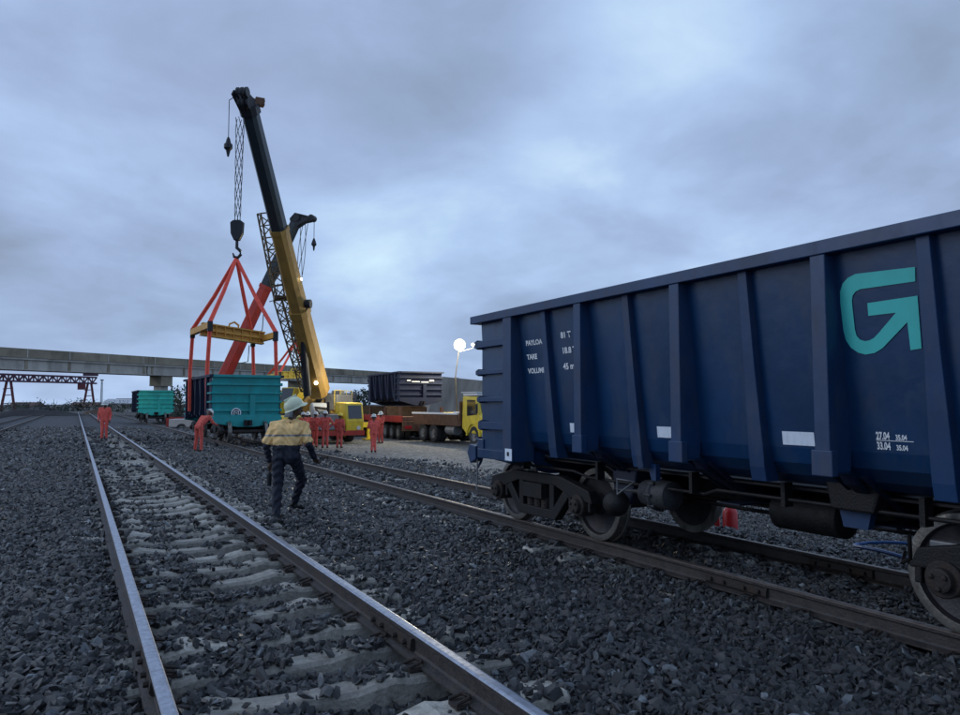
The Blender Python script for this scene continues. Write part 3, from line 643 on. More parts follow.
# ------------------------------------------------------------------ gantry crane beyond the bridge
def gantry():
    g = thing('gantry_crane', 'dark red truss gantry crane standing in the distance under the bridge at left', 'gantry crane')
    A = cw(-150, 208, 0); B = cw(-129.5, 250, 0); Z0, Z1 = 8.4, 10.4
    mred = mat('gantry_red', (.15, .035, .04), .7, 0, .2, .5); mblu = mat('gantry_dark', (.085, .035, .06), .7, 0, .2, .5)
    bm = BM(); n = 30
    for off in (0, 2.4):
        a = A + Vector((0, off, 0)); b_ = B + Vector((0, off, 0))
        for z in (Z0, Z1): beam(bm, (a.x, a.y, z), (b_.x, b_.y, z), .5, .5)
        for k in range(n):
            p = a.lerp(b_, k / n); q = a.lerp(b_, (k + 1) / n); zz = (Z0, Z1) if k % 2 else (Z1, Z0)
            beam(bm, (p.x, p.y, zz[0]), (q.x, q.y, zz[1]), .34, .34); beam(bm, (p.x, p.y, Z0), (p.x, p.y, Z1), .3, .3)
    obj('girder', bm, mblu, g)
    for t_ in (.37, .945):
        c = A.lerp(B, t_)
        for dx in (-1, 1):
            bm = BM(); beam(bm, (c.x + dx * 1.8, c.y + 1, -.6), (c.x + dx * .5, c.y + 1, Z0), .7, .7)
            obj('leg', bm, mred, g)
        bm = BM(); 
        for z in (1.5, 4, 6): beam(bm, (c.x - 1.5, c.y + 1, z), (c.x + 1.2, c.y + 1, z + .3), .25, .25)
        obj('brace', bm, mred, g)
    c = A.lerp(B, .92); bm = BM(); box(bm, c.x - 2.6, c.x - .2, c.y - 1.4, c.y + .6, 6.2, 8.1); obj('cab', bm, mred, g)
    bm = BM(); c = A.lerp(B, .97); box(bm, c.x - 3, c.x + 1.6, c.y, c.y + 2.4, 10.9, 11.8); obj('trolley', bm, mblu, g)
gantry()

# ------------------------------------------------------------------ mobile cranes
def ext(p, q, t): return Vector(p).lerp(Vector(q), t)
def oct_beam(bm, p0, p1, w0, h0, w1, h1):
    p0, p1 = Vector(p0), Vector(p1); d, s, u = frame(p1 - p0); R = []
    prf = [(-1, -.45), (-.6, -1), (.6, -1), (1, -.45), (1, .8), (.8, 1), (-.8, 1), (-1, .8)]
    for p, w, h in ((p0, w0, h0), (p1, w1, h1)): R.append([bm.verts.new(p + s * (a * w / 2) + u * (b * h / 2)) for a, b in prf])
    for k in range(8): bm.faces.new((R[0][k], R[0][(k + 1) % 8], R[1][(k + 1) % 8], R[1][k]))
    bm.faces.new(R[0]); bm.faces.new(R[1][::-1]); return bm
def lattice(bm, p0, p1, w0, w1, n, r=.035):
    p0, p1 = Vector(p0), Vector(p1); d, s, u = frame(p1 - p0)
    def c(t, k): w = w0 + (w1 - w0) * t; a, b = ((-1, -1), (1, -1), (1, 1), (-1, 1))[k % 4]; return p0.lerp(p1, t) + s * (a * w / 2) + u * (b * w / 2)
    for k in range(4):
        tube(bm, [c(0, k), c(1, k)], r * 1.5, 5)
        for i in range(n):
            a, b = (i / n, (i + 1) / n); tube(bm, [c(a, k), c(b, k + 1)] if i % 2 else [c(a, k + 1), c(b, k)], r, 4); tube(bm, [c(a, k), c(a, k + 1)], r, 4)
        tube(bm, [c(1, k), c(1, k + 1)], r, 4)
def hoist(bm, top, bot, n=6, spread=.34, r=.018, tw=1.0):
    top, bot = Vector(top), Vector(bot)
    for k in range(n):
        ph = 2 * PI * k / n; P = []
        for i in range(25):
            t_ = i / 24; sp = spread * (1 - .35 * t_); a = ph + tw * PI * t_
            P.append(top.lerp(bot, t_) + Vector((math.cos(a) * sp, math.sin(a) * sp, 0)))
        tube(bm, P, r, 5)
def wheel_mesh(r, w, m, name='wheel'):
    bm = BM(); lathe(bm, [(-w / 2, r * .55), (-w / 2, r * .93), (-w / 2 + .03, r), (w / 2 - .03, r), (w / 2, r * .93), (w / 2, r * .55), (w / 2 - .06, r * .5), (w / 2 - .08, r * .22), (w / 2 - .02, r * .2)], 'x', 20)
    me = bpy.data.meshes.new(name); bmesh.ops.recalc_face_normals(bm, faces=bm.faces); 
    for f in bm.faces:
        c = f.calc_center_median(); f.material_index = 1 if math.hypot(c.y, c.z) < r * .54 else 0
    bm.to_mesh(me); bm.free(); me.materials.append(M_['rubber']); me.materials.append(m); return me
GZ = -.76
def carrier(cr, o, rz, body, L_=11.0, W_=2.75, axles=5):
    """crane carrier chassis, cab to -y end; returns local->world matrix"""
    R_ = Matrix.Rotation(rz, 4, 'Z'); Mw = T(o[0], o[1], GZ) @ R_
    def ob(name, bm, m, par=cr, **k): bmesh.ops.transform(bm, matrix=Mw, verts=bm.verts); return obj(name, bm, m, par, **k)
    bm = BM(); box(bm, -.5, .5, -L_ / 2, L_ / 2, .7, 1.15); box(bm, -W_ / 2, W_ / 2, -L_ / 2 + 2.2, L_ / 2, 1.15, 1.42); ob('chassis', bm, body, bevel=.03)
    bm = BM(); 
    for k in range(axles): 
        y = -L_ / 2 + 1.5 + k * (L_ - 2.6) / (axles - 1) + (.5 if k > 1 else 0)
        box(bm, -W_ / 2 - .01, W_ / 2 + .01, y - .72, y + .72, 1.12, 1.20)
    ob('mudguard', bm, M_['dark'])
    bm = BM(); prism(bm, [(-L_ / 2 - .3, .55), (-L_ / 2 - .35, 1.25), (-L_ / 2 - .12, 2.25), (-L_ / 2 + 1.5, 2.3), (-L_ / 2 + 1.7, .75)], .35, W_ / 2, 'x'); cb = ob('driver_cab', bm, body, bevel=.06)
    bm = BM(); prism(bm, [(-L_ / 2 - .345, 1.38), (-L_ / 2 - .155, 2.12), (-L_ / 2 - .13, 2.12), (-L_ / 2 - .32, 1.38)], .47, W_ / 2 - .12, 'x')
    box(bm, W_ / 2 - .01, W_ / 2 + .012, -L_ / 2 + .15, -L_ / 2 + 1.25, 1.4, 2.08); ob('cab_window', bm, M_['glass'], cb)
    bm = BM(); box(bm, -W_ / 2, .33, -L_ / 2 - .2, -L_ / 2 + 2.0, .75, 1.12); box(bm, -1.1, .2, -L_ / 2 + .2, -L_ / 2 + 1.5, 1.122, 1.62); ob('front_deck', bm, M_['grey'], bevel=.04)
    bm = BM(); tube(bm, [(-.5, -L_ / 2 + .3, 1.63), (-.5, -L_ / 2 + .3, 2.3)], .09, 10); tube(bm, [(-.9, -L_ / 2 + .7, 1.63), (-.9, -L_ / 2 + 1.3, 2.0), (-.1, -L_ / 2 + 1.4, 1.9)], .07, 8); ob('exhaust', bm, M_['rust'])
    bm = BM(); lathe(bm, [(-.45, .30), (-.4, .36), (.4, .36), (.45, .30)], 'x', 16, T(-.5, -L_ / 2 + 1.9, 1.9)); ob('hose_drum', bm, M_['hat'], bevel=.02)
    bm = BM(); box(bm, -W_ / 2 - .02, W_ / 2 + .02, -L_ / 2 - .42, -L_ / 2 - .36, .45, .72); ob('bumper', bm, M_['red'])
    for s in (-1, 1):
        bm = BM(); lathe(bm, [(-.03, .11), (0, .12), (.01, .10)], 'y', 12, T(s * 1.05, -L_ / 2 - .36, .85) @ Matrix.Scale(-1, 4, (0, 1, 0))); ob('headlight', bm, M_['hat'])
    wm = wheel_mesh(.60, .42, body)
    for k in range(axles):
        y = -L_ / 2 + 1.5 + k * (L_ - 2.6) / (axles - 1) + (.5 if k > 1 else 0)
        for s in (-1, 1):
            w = link('wheel', wm, cr); w.matrix_world = Mw @ T(s * (W_ / 2 - .22), y, .60) @ Matrix.Scale(s, 4, (1, 0, 0))
    for y in (-L_ / 2 + 2.9, L_ / 2 - .5):
        for s in (-1, 1):
            bm = BM(); x0, x1 = sorted((s * .4, s * 3.2)); box(bm, x0, x1, y - .13, y + .13, .78, 1.08); x0, x1 = sorted((s * 2.95, s * 3.2)); box(bm, x0, x1, y - .1, y + .1, .1, 1.1); x0, x1 = sorted((s * 2.75, s * 3.4)); box(bm, x0, x1, y - .33, y + .33, .02, .10)
            ob('outrigger', bm, body)
    return Mw
def yellow_crane():
    c = thing('mobile_crane', 'tall crane with yellow lower boom and dark upper boom holding the lifting frame', 'crane')
    foot = Vector((12.25, 42.1, 2.45)); tip = Vector((6.50, 34.0, 15.0)); rz = math.radians(3)
    Mw = carrier(c, (12.6, 45.6), rz, M_['yellow2'])
    az = math.atan2(tip.x - foot.x, tip.y - foot.y); Mr = T(12.6, 43.4, GZ) @ Matrix.Rotation(-az, 4, 'Z')   # local +y = towards the load
    def ob(name, bm, m, par=c, **k): bmesh.ops.transform(bm, matrix=Mr, verts=bm.verts); return obj(name, bm, m, par, **k)
    bm = BM(); lathe(bm, [(1.42, .9), (1.62, .9)], 'z', 24); ob('slewing_ring', bm, M_['dark'])
    bm = BM(); prism(bm, [(-2.6, 1.63), (1.2, 1.63), (1.2, 2.1), (.2, 2.6), (-2.2, 3.0), (-2.6, 2.4)], -.62, -.50, 'x'); prism(bm, [(-2.6, 1.63), (1.2, 1.63), (1.2, 2.1), (.2, 2.6), (-2.2, 3.0), (-2.6, 2.4)], .50, .62, 'x'); box(bm, -1.2, 1.2, -2.6, 1.0, 1.635, 1.8); ob('upper_frame', bm, M_['yellow'], bevel=.02)
    bm = BM(); 
    for k in range(3): box(bm, -1.4, 1.4, -3.6, -2.62, 1.65 + k * .42, 2.05 + k * .42)
    ob('counterweight', bm, M_['grey'], bevel=.05)
    bm = BM(); prism(bm, [(.1, 1.65), (1.9, 1.65), (2.1, 2.3), (1.6, 3.15), (.1, 3.15)], .75, 1.55, 'x'); cb = ob('operator_cab', bm, M_['yellow2'], bevel=.05)
    bm = BM(); prism(bm, [(.25, 2.2), (1.85, 2.2), (1.5, 3.0), (.25, 3.0)], 1.552, 1.565, 'x'); prism(bm, [(2.08, 2.35), (2.115, 2.34), (1.66, 3.1), (1.63, 3.08)], .82, 1.48, 'x'); ob('cab_window', bm, M_['glass'], cb)
    bm = BM(); lathe(bm, [(-.55, .45), (-.5, .45), (-.5, .26), (.5, .26), (.5, .45), (.55, .45)], 'x', 20, T(0, -1.6, 2.35)); ob('winch_drum', bm, M_['rope'])
    bm = BM(); box(bm, -1.45, -.7, -2.4, .6, 1.82, 2.75); box(bm, -1.40, -.75, -1.0, -.4, 2.76, 3.0); ob('engine_cover', bm, M_['grey'], bevel=.05)
    bm = BM()
    for x in (-1.4, 1.4): tube(bm, [(x, -2.5, 3.0), (x, 1.0, 3.0)], .02, 5); [tube(bm, [(x, y, 1.8), (x, y, 3.0)], .02, 5) for y in (-2.5, -1.3, -.1, 1.0)]
    ob('hand_rail', bm, M_['yellow2'])
    d = (tip - foot)
    bm = BM(); oct_beam(bm, ext(foot, tip, -.03), ext(foot, tip, .30), 1.05, 1.15, .92, 1.0); obj('boom_base', bm, M_['yellow'], c)
    bm = BM(); oct_beam(bm, ext(foot, tip, .30), ext(foot, tip, .325), 1.02, 1.1, 1.02, 1.1); obj('boom_collar', bm, M_['yellow'], c)
    bm = BM(); oct_beam(bm, ext(foot, tip, .605), ext(foot, tip, .62), .86, .92, .86, .92); obj('boom_collar', bm, M_['yellow'], c)
    bm = BM(); oct_beam(bm, ext(foot, tip, .325), ext(foot, tip, .605), .84, .9, .78, .84); obj('boom_section', bm, M_['yellow'], c)
    bm = BM(); oct_beam(bm, ext(foot, tip, .62), ext(foot, tip, .98), .72, .78, .66, .70); obj('boom_upper_section', bm, M_['boomdark'], c)
    bm = BM(); oct_beam(bm, ext(foot, tip, .975), ext(foot, tip, 1.0), .8, .84, .8, .84); obj('boom_head_collar', bm, M_['dark'], c)
    # raising cylinder
    bm = BM(); p = foot + Vector((-.95, -1.3, -.55)); tube(bm, [p, ext(foot, tip, .16) + Vector((-.35, -.35, -.2))], .22, 12); tube(bm, [p, ext(foot, tip, .23) + Vector((-.1, -.1, -.4))], .15, 12); obj('lift_cylinder', bm, M_['dark'], c)
    # boom head
    hd, s, u = frame(d); left = -Vector((CO, -SI, 0))      # cameraward-left, over the load
    out_ = Vector((d.x, d.y, 0)).normalized()
    bm = BM()
    for q in (-1, 1):
        o0 = tip + s * (q * .26)
        P = [o0 - hd * .25 - u * .1, o0 + hd * .15 + u * .3, o0 + hd * .62 + out_ * .28 + left * .12, o0 + hd * .30 + out_ * .62 + left * .15, o0 - hd * .55 + out_ * .42]
        for off in (0, .05):
            pass
        A = [bm.verts.new(x - s * .03) for x in P]; Bq = [bm.verts.new(x + s * .03) for x in P]; bm.faces.new(A); bm.faces.new(Bq[::-1])
        for k in range(5): bm.faces.new((A[k], Bq[k], Bq[(k + 1) % 5], A[(k + 1) % 5]))
    obj('head_plate', bm, M_['dark'], c)
    bm = BM()
    for P, r in ((tip + hd * .48 + out_ * .30, .24), (tip - hd * .05 + out_ * .42, .26), (tip - hd * .25 + u * .45, .2)):
        for q in (-.2, 0, .2):
            tube(bm, [P + s * (q - .045), P + s * (q + .045)], r, 14)
    obj('sheave', bm, M_['dark'], c)
    bm = BM(); box(bm, -.2, .2, -.16, .16, -.14, .2, T(*(tip + u * .5 - left * .35))); tube(bm, [tip + u * .5 - left * .35, tip + hd * .6 + out_ * .2], .025, 5)
    tube(bm, [tip + u * .5 - left * .35, tip + u * .8 - left * .5, tip + u * .3 - left * .6], .02, 5); obj('wind_gauge', bm, M_['brown'], c)
    # hoist rope, hook block
    top = Vector((6.26, 34.6, 14.6)); hb = Vector((6.28, 34.85, 9.35))
    bm = BM(); hoist(bm, top, hb, 6, .19, .016, 2.4); obj('hoist_rope', bm, M_['rope'], c)
    bm = BM(); 
    prism(bm, [(-.30, .42), (-.16, .52), (.16, .52), (.30, .42), (.27, -.10), (.12, -.42), (-.12, -.42), (-.27, -.10)], -.13, .13, 'y', T(*hb) @ Matrix.Rotation(-PSI, 4, 'Z'))
    hk = obj('hook_block', bm, M_['dark'], c, bevel=.03)
    bm = BM(); tube(bm, [hb + Vector((0, 0, -.4)), hb + Vector((0, 0, -.8))], .07, 8)
    tube(bm, [hb + Vector((CO * a, -SI * a, z)) for a, z in ((0, -.75), (.16, -.9), (.18, -1.08), (.05, -1.22), (-.12, -1.17), (-.18, -1.0))], [.07, .075, .08, .08, .065, .03], 8); obj('hook', bm, M_['dark'], hk)
    # whip line with headache ball
    wp = tip + hd * .05 + left * .72 + out_ * .3
    bm = BM(); tube(bm, [tip + hd * .5 + out_ * .3, wp + Vector((0, 0, .1)), wp + Vector((0, 0, -.3))], .02, 5); tube(bm, [wp, wp - Vector((0, 0, 1.9))], .017, 5); obj('whip_line', bm, M_['rope'], c)
    bm = BM(); lathe(bm, [(.40, .03), (.30, .08), (.12, .12), (.05, .19), (-.12, .19), (-.22, .10), (-.5, .04)], 'z', 12, T(*(wp - Vector((0, 0, 2.0))))); obj('hook_ball', bm, M_['dark'], c)
    # stowed lattice jib alongside
    bm = BM(); lattice(bm, (7.95 + .55, 39.2, 11.5), (9.55, 40.0, 7.2), .72, .60, 7, .032); lattice(bm, (9.60, 40.0, 7.1), (11.35, 41.2, 2.2), .60, .42, 9, .032)
    box(bm, -.4, .4, -.16, .16, -.12, .12, T(9.58, 40.0, 7.15)); obj('lattice_jib', bm, M_['tan'], c)
    bm = BM(); q = ext(foot, tip, .345) + s * -.62 * (1 if s.dot(left) > 0 else -1); tube(bm, [q - s * .14, q + s * .14], .24, 16); obj('hose_reel', bm, M_['dark'], c)
    bm = BM(); q = ext(foot, tip, .44) - left * .55; lathe(bm, [(-.05, .05), (0, .08), (.03, .07)], 'x', 12, T(*q)); obj('boom_lamp', bm, M_['lamp2'], c)
    bm = BM(); lathe(bm, [(-.1, .07), (0, .11), (.08, .09)], 'y', 14, T(11.9, 41.2, 2.62)); obj('worklight', bm, M_['lamp2'], c)
    ld = bpy.data.lights.new('worklight', 'POINT'); ld.energy = 120; ld.shadow_soft_size = .3; ld.color = (1, .88, .62); lo = bpy.data.objects.new('worklight_lamp', ld); C.objects.link(lo); lo.location = (13.6, 40.6, 2.6); lo.parent = c
yellow_crane()

def sling_frame(label, ctr, apex, half_x, half_y, rz, tilt, bottom, m, mar=.0):
    f = thing('lifting_frame', label, 'lifting frame')
    R_ = Matrix.Rotation(rz, 4, 'Z') @ Matrix.Rotation(tilt, 4, 'Y'); cN = Vector(ctr)
    def P(x, y, z=0): return cN + R_ @ Vector((x, y, z))
    bm = BM()
    beam(bm, P(-half_x, 0), P(half_x, 0), .34, .10); 
    for z in (.26, -.26): beam(bm, P(-half_x, 0, z), P(half_x, 0, z), .42, .06)
    beam(bm, P(-half_x, 0), P(half_x, 0), .12, .50)
    for k in range(7): x = -half_x + .25 + k * (2 * half_x - .5) / 6; beam(bm, P(x, -.2), P(x, .2), .03, .48)
    obj('main_beam', bm, m, f)
    for s in (-1, 1):
        bm = BM(); beam(bm, P(s * half_x, -half_y), P(s * half_x, half_y), .22, .26); obj('cross_beam', bm, m, f)
        for q in (-1, 1):
            bm = BM(); box(bm, -.10, .10, -.10, .10, -.26, .16, T(*P(s * half_x, q * half_y))); obj('corner_shackle', bm, M_['dark'], f)
    bm = BM(); tube(bm, [P(-.22, 0, .22), P(-.2, 0, .42), P(0, 0, .54), P(.2, 0, .42), P(.22, 0, .22)], .05, 6); obj('lifting_eye', bm, m, f)
    for s in (-1, 1):
        for q in (-1, 1):
            c = P(s * half_x, q * half_y); a = Vector(apex)
            bm = BM()
            for k in (-1, 1): tube(bm, [a + Vector((.03 * k, 0, 0)), a.lerp(c, .5) + Vector((.045 * k, .02 * k, -.04)), c + Vector((.05 * k, 0, .15))], .052, 6)
            obj('sling', bm, M_['sling'], f)
            bm = BM()
            for k in (-1, 1): tube(bm, [c + Vector((.035 * k, 0, -.1)), Vector((c.x + s * .07 + .035 * k, c.y + .02, (c.z + bottom) / 2)), Vector((c.x + s * .05 + .03 * k, c.y, bottom))], .048, 6)
            obj('hanging_sling', bm, M_['sling'], f)
    return f
sling_frame('orange H shaped lifting frame on red slings above the teal ended wagon', (6.18, 34.8, 4.62), (6.27, 34.86, 8.1), 1.40, 1.9, math.radians(3), math.radians(6), 1.1, mat('orange_frame', (.62, .32, .05), .5, 0, .15, 2, 0, 30, (.2, .1, .04), .5))

# second crane (red) and its load behind
def red_crane():
    c = thing('mobile_crane', 'red crane leaning right behind the teal wagon, with a dark upper boom', 'crane')
    foot = Vector((10.1, 62.5, 2.6)); tip = Vector((15.1, 58.0, 16.2))
    carrier(c, (9.6, 63.5), math.radians(-8), M_['red'], axles=4, L_=9.5)
    bm = BM(); lathe(bm, [(.66, .9), (.9, .9)], 'z', 20, T(9.7, 63, 0)); obj('slewing_ring', bm, M_['dark'], c)
    bm = BM(); box(bm, 8.4, 11.0, 62.2, 65.6, .92, 2.0); obj('upper_frame', bm, M_['red'], c, bevel=.04)
    bm = BM(); box(bm, 8.2, 11.2, 65.7, 66.6, .95, 2.2); obj('counterweight', bm, M_['grey'], c, bevel=.05)
    bm = BM(); oct_beam(bm, foot, ext(foot, tip, .60), .84, .9, .74, .8); obj('boom_base', bm, M_['red'], c)
    bm = BM(); oct_beam(bm, ext(foot, tip, .59), ext(foot, tip, .61), .86, .92, .86, .92); obj('boom_collar', bm, M_['red'], c)
    bm = BM(); oct_beam(bm, ext(foot, tip, .61), ext(foot, tip, .97), .75, .8, .68, .7); obj('boom_upper_section', bm, M_['boomdark'], c)
    hd, s, u = frame(tip - foot); rt = Vector((CO, -SI, 0))
    bm = BM(); P = [tip - hd * 1.0 - u * .1, tip + u * .5 - hd * .3, tip + hd * .3 + u * .3, tip + rt * 1.1 + hd * .1, tip + rt * 1.2 - hd * .25, tip - hd * .1 - u * .7]
    A = [bm.verts.new(x - s * .3) for x in P]; Bq = [bm.verts.new(x + s * .3) for x in P]; bm.faces.new(A); bm.faces.new(Bq[::-1])
    for k in range(6): bm.faces.new((A[k], Bq[k], Bq[(k + 1) % 6], A[(k + 1) % 6]))
    obj('boom_head', bm, M_['dark'], c)
    bm = BM(); tube(bm, [tip + rt * 1.15 - s * .3, tip + rt * 1.15 + s * .3], .26, 12); tube(bm, [tip - s * .35, tip + s * .35], .3, 12); obj('sheave', bm, M_['dark'], c)
    apex = Vector((15.2, 58.6, 6.35))
    bm = BM(); hoist(bm, tip + rt * .5 - Vector((0, 0, .4)), apex + Vector((0, 0, 1.3)), 4, .3, .025, 1.3); obj('hoist_rope', bm, M_['rope'], c)
    w = tip + rt * 1.3
    bm = BM(); tube(bm, [w, w - Vector((0, 0, 1.9))], .025, 5); obj('whip_line', bm, M_['rope'], c)
    bm = BM(); lathe(bm, [(.40, .05), (.12, .16), (-.12, .22), (-.25, .1), (-.6, .05)], 'z', 10, T(*(w - Vector((0, 0, 2.0))))); obj('hook_ball', bm, M_['dark'], c)
    bm = BM(); box(bm, -.35, .35, -.2, .2, -.5, .5, T(*(apex + Vector((0, 0, .9))))); tube(bm, [apex + Vector((0, 0, .4)), apex - Vector((0, 0, .05))], .1, 8); obj('hook_block', bm, M_['dark'], c, bevel=.08)
    bm = BM(); 
    for k in range(1, 4): q = ext(foot, tip, .18 * k); tube(bm, [q - u * .8, q - u * 1.3 + hd * .4, q - u * .8 + hd * 1.6], .04, 5)
    obj('boom_line', bm, M_['dark'], c)
red_crane()
sling_frame('yellow lifting frame hanging from the red crane over a navy wagon', (15.2, 58.9, 3.75), (15.2, 58.6, 6.4), 1.55, 2.3, math.radians(-2), math.radians(-2), .6, M_['yellow2'])
wagon('navy gondola wagon slung under the yellow lifting frame behind the workers in red', (15.2, 59.2, -.30), math.radians(-2), M_['farnavy'], M_['farnavy'], M_['farnavy'])

# ------------------------------------------------------------------ low loader with a wagon, yellow truck
def trailer():
    t_ = thing('low_loader_trailer', 'rusty red multi axle low loader carrying a navy wagon', 'trailer', (19.15, 48.2, GZ), math.radians(-3))
    bm = BM(); box(bm, -1.4, 1.4, -6.6, 6.6, 1.18, 1.42); 
    for k in range(14): box(bm, -1.42, 1.42, -6.5 + k, -6.42 + k, 1.02, 1.178)
    obj('bed', bm, M_['brown'], t_, bevel=.02)
    for s in (-1, 1):
        bm = BM(); x0, x1 = sorted((s * 1.40, s * 1.50)); box(bm, x0, x1, -6.6, 6.6, 1.08, 1.46); obj('side_rail', bm, M_['red'], t_, bevel=.01)
        for y in (-6.0, -3.2, 0, 3.2, 6.0):
            bm = BM(); x0, x1 = sorted((s * 1.3, s * 1.45)); box(bm, x0, x1, y - .10, y + .10, 1.465, 2.0); obj('stake', bm, M_['brown'], t_)
    bm = BM(); box(bm, -1.46, 1.46, -6.74, -6.61, .55, 1.15); obj('tail_board', bm, M_['brown'], t_, bevel=.02)
    for x in (-1.1, 1.1):
        bm = BM(); box(bm, x - .22, x + .22, -6.77, -6.742, .70, .86); obj('tail_lamp', bm, M_['canred'], t_)
    wm = wheel_mesh(.44, .30, M_['grey'])
    for k in range(8):
        y = -5.6 + k * 1.25 + (.6 if k > 3 else 0)
        for x in (-1.22, -.85, .85, 1.22): link('wheel', wm, t_, (x, y, .44))
        bm = BM(); tube(bm, [(-1.2, y, .44), (1.2, y, .44)], .09, 8); obj('axle', bm, M_['dark'], t_)
    for y in (-3.2, 3.2):
        bm = BM(); box(bm, -1.3, 1.3, y - .2, y + .2, 1.422, 2.05); obj('timber_bearer', bm, mat('timber', (.24, .15, .08), .85, 0, .3, 3, .3, 20), t_)
trailer()
wagon('navy wagon with white end markings loaded on the rusty low loader', (19.6, 46.95, .72), math.radians(-5), M_['farnavy'], M_['farnavy'], M_['farnavy'], bogies=False, endmark=True)

def truck():
    t_ = thing('yellow_truck', 'yellow truck with a rusty brown flatbed parked facing left of the navy wagon corner', 'truck', (19.3, 36.2, GZ + .02), math.radians(2))
    # drives towards -y
    bm = BM(); box(bm, -.45, .45, -2.2, 4.6, .62, .88); obj('chassis', bm, M_['dark'], t_)
    bm = BM(); prism(bm, [(-3.0, .62), (-3.05, 1.45), (-2.75, 1.62), (-2.45, 2.55), (-.95, 2.60), (-.85, .9), (-1.3, .62)], -1.2, 1.2, 'x'); cb = obj('cab', bm, M_['yellow2'], t_, bevel=.07)
    bm = BM(); prism(bm, [(-2.72, 1.72), (-2.49, 2.42), (-2.46, 2.41), (-2.69, 1.71)], -1.05, 1.05, 'x', T(0, -.03, 0)); obj('windscreen', bm, M_['glass'], cb)
    for s in (-1, 1):
        bm = BM(); prism(bm, [(-2.50, 1.62), (-2.30, 2.38), (-1.45, 2.40), (-1.45, 1.55)], s * 1.2 - .015, s * 1.2 + .015, 'x'); obj('side_window', bm, M_['glass'], cb)
        bm = BM(); y = -2.15; P = [(y + .62 * math.cos(a), .52 + .62 * math.sin(a)) for a in np.linspace(0, PI, 9)]; Q = [(y + .72 * math.cos(a), .52 + .74 * math.sin(a)) for a in np.linspace(PI, 0, 9)]
        prism(bm, P + Q, s * 1.05 - .22, s * 1.05 + .22, 'x'); obj('wheel_arch', bm, M_['yellow2'], cb)
        bm = BM(); lathe(bm, [(-.02, .12), (.03, .13), (.05, .10)], 'y', 14, T(s * .9, -3.04, .98) @ Matrix.Scale(-1, 4, (0, 1, 0))); obj('headlight', bm, M_['amber'] if s < 0 else M_['hat'], cb)
        bm = BM(); box(bm, s * 1.34 - .05, s * 1.34 + .05, -2.72, -2.60, 1.7, 2.15); tube(bm, [(s * 1.2, -2.6, 2.2), (s * 1.34, -2.66, 2.16)], .02, 6); obj('mirror', bm, M_['dark'], cb)
    bm = BM(); box(bm, -.7, .7, -3.075, -3.045, .95, 1.35)
    obj('grille', bm, M_['dark'], cb)
    bm = BM(); box(bm, -1.25, 1.25, -3.22, -3.05, .42, .68); obj('bumper', bm, M_['white'], t_, bevel=.03)
    bm = BM(); box(bm, -1.15, 1.15, -2.4, -.95, 2.62, 2.76); box(bm, -1.25, 1.25, -2.5, -.9, 2.765, 2.80); obj('roof_rack', bm, M_['white'], t_)
    bm = BM(); box(bm, -1.3, 1.3, -.75, 4.8, .99, 1.10); obj('bed', bm, M_['brown'], t_)
    for s in (-1, 1):
        bm = BM(); prism(bm, [(s * 1.30, 1.0), (s * 1.42, 1.60), (s * 1.37, 1.60), (s * 1.25, 1.0)], -.75, 4.8, 'y'); obj('side_board', bm, M_['brown'], t_)
        bm = BM(); box(bm, s * 1.40 - .05, s * 1.40 + .05, -.76, 4.81, 1.602, 1.70); obj('side_board_cap', bm, M_['white'], t_)
    bm = BM(); box(bm, -1.3, 1.3, -.84, -.76, 1.0, 2.3); obj('head_board', bm, M_['brown'], t_)
    wm = wheel_mesh(.52, .32, M_['grey'])
    for y, xs_ in ((-2.15, (-1.05, 1.05)), (2.4, (-1.1, -.75, .75, 1.1)), (3.75, (-1.1, -.75, .75, 1.1))):
        for x in xs_: w = link('wheel', wm, t_, (x, y, .52), (0, 0, 0 if x > 0 else PI))
    bm = BM(); lathe(bm, [(-.5, .28), (.5, .28)], 'y', 16, T(-.95, .5, .75)); obj('fuel_tank', bm, M_['grey'], t_)
truck()

# ------------------------------------------------------------------ light tower
def tower():
    t_ = thing('light_tower', 'lit floodlight ball on a thin pole behind the yellow truck', 'light tower')
    x, y = 21.55, 42.6
    bm = BM(); tube(bm, [(x, y, .9), (x - .1, y + .05, 3.2)], .05, 8); tube(bm, [(x - .1, y + .05, 3.2), (x + .12, y - .06, 5.1)], .035, 8); obj('mast', bm, M_['mast'], t_)
    bm = BM(); box(bm, x - .8, x + .8, y - .6, y + .6, GZ + .25, .9); obj('generator', bm, M_['yellow2'], t_, bevel=.05)
    wm = wheel_mesh(.3, .18, M_['grey']); link('wheel', wm, t_, (x - .85, y, GZ + .3)); link('wheel', wm, t_, (x + .85, y, GZ + .3))
    bm = BM(); bmesh.ops.create_uvsphere(bm, u_segments=24, v_segments=16, radius=.38); o = obj('lamp', bm, M_['lamp'], t_, (x + .14, y - .07, 5.25), smooth=True)
    bm = BM(); lathe(bm, [(-.08, .06), (0, .09), (.06, .08)], 'y', 12); obj('side_lamp', bm, M_['lamp2'], t_, (x + .95, y - .4, 5.28)); 
    bm = BM(); tube(bm, [(x + .12, y - .06, 4.8), (x + .95, y - .4, 5.05), (x + .95, y - .4, 5.2)], .02, 6); obj('lamp_arm', bm, M_['grey'], t_)
    ld = bpy.data.lights.new('tower_light', 'POINT'); ld.energy = 1900; ld.shadow_soft_size = .5; ld.color = (1, .86, .58)
    lo = bpy.data.objects.new('tower_light', ld); C.objects.link(lo); lo.location = (x - .5, y - 1.1, 5.1); lo.parent = t_
tower()

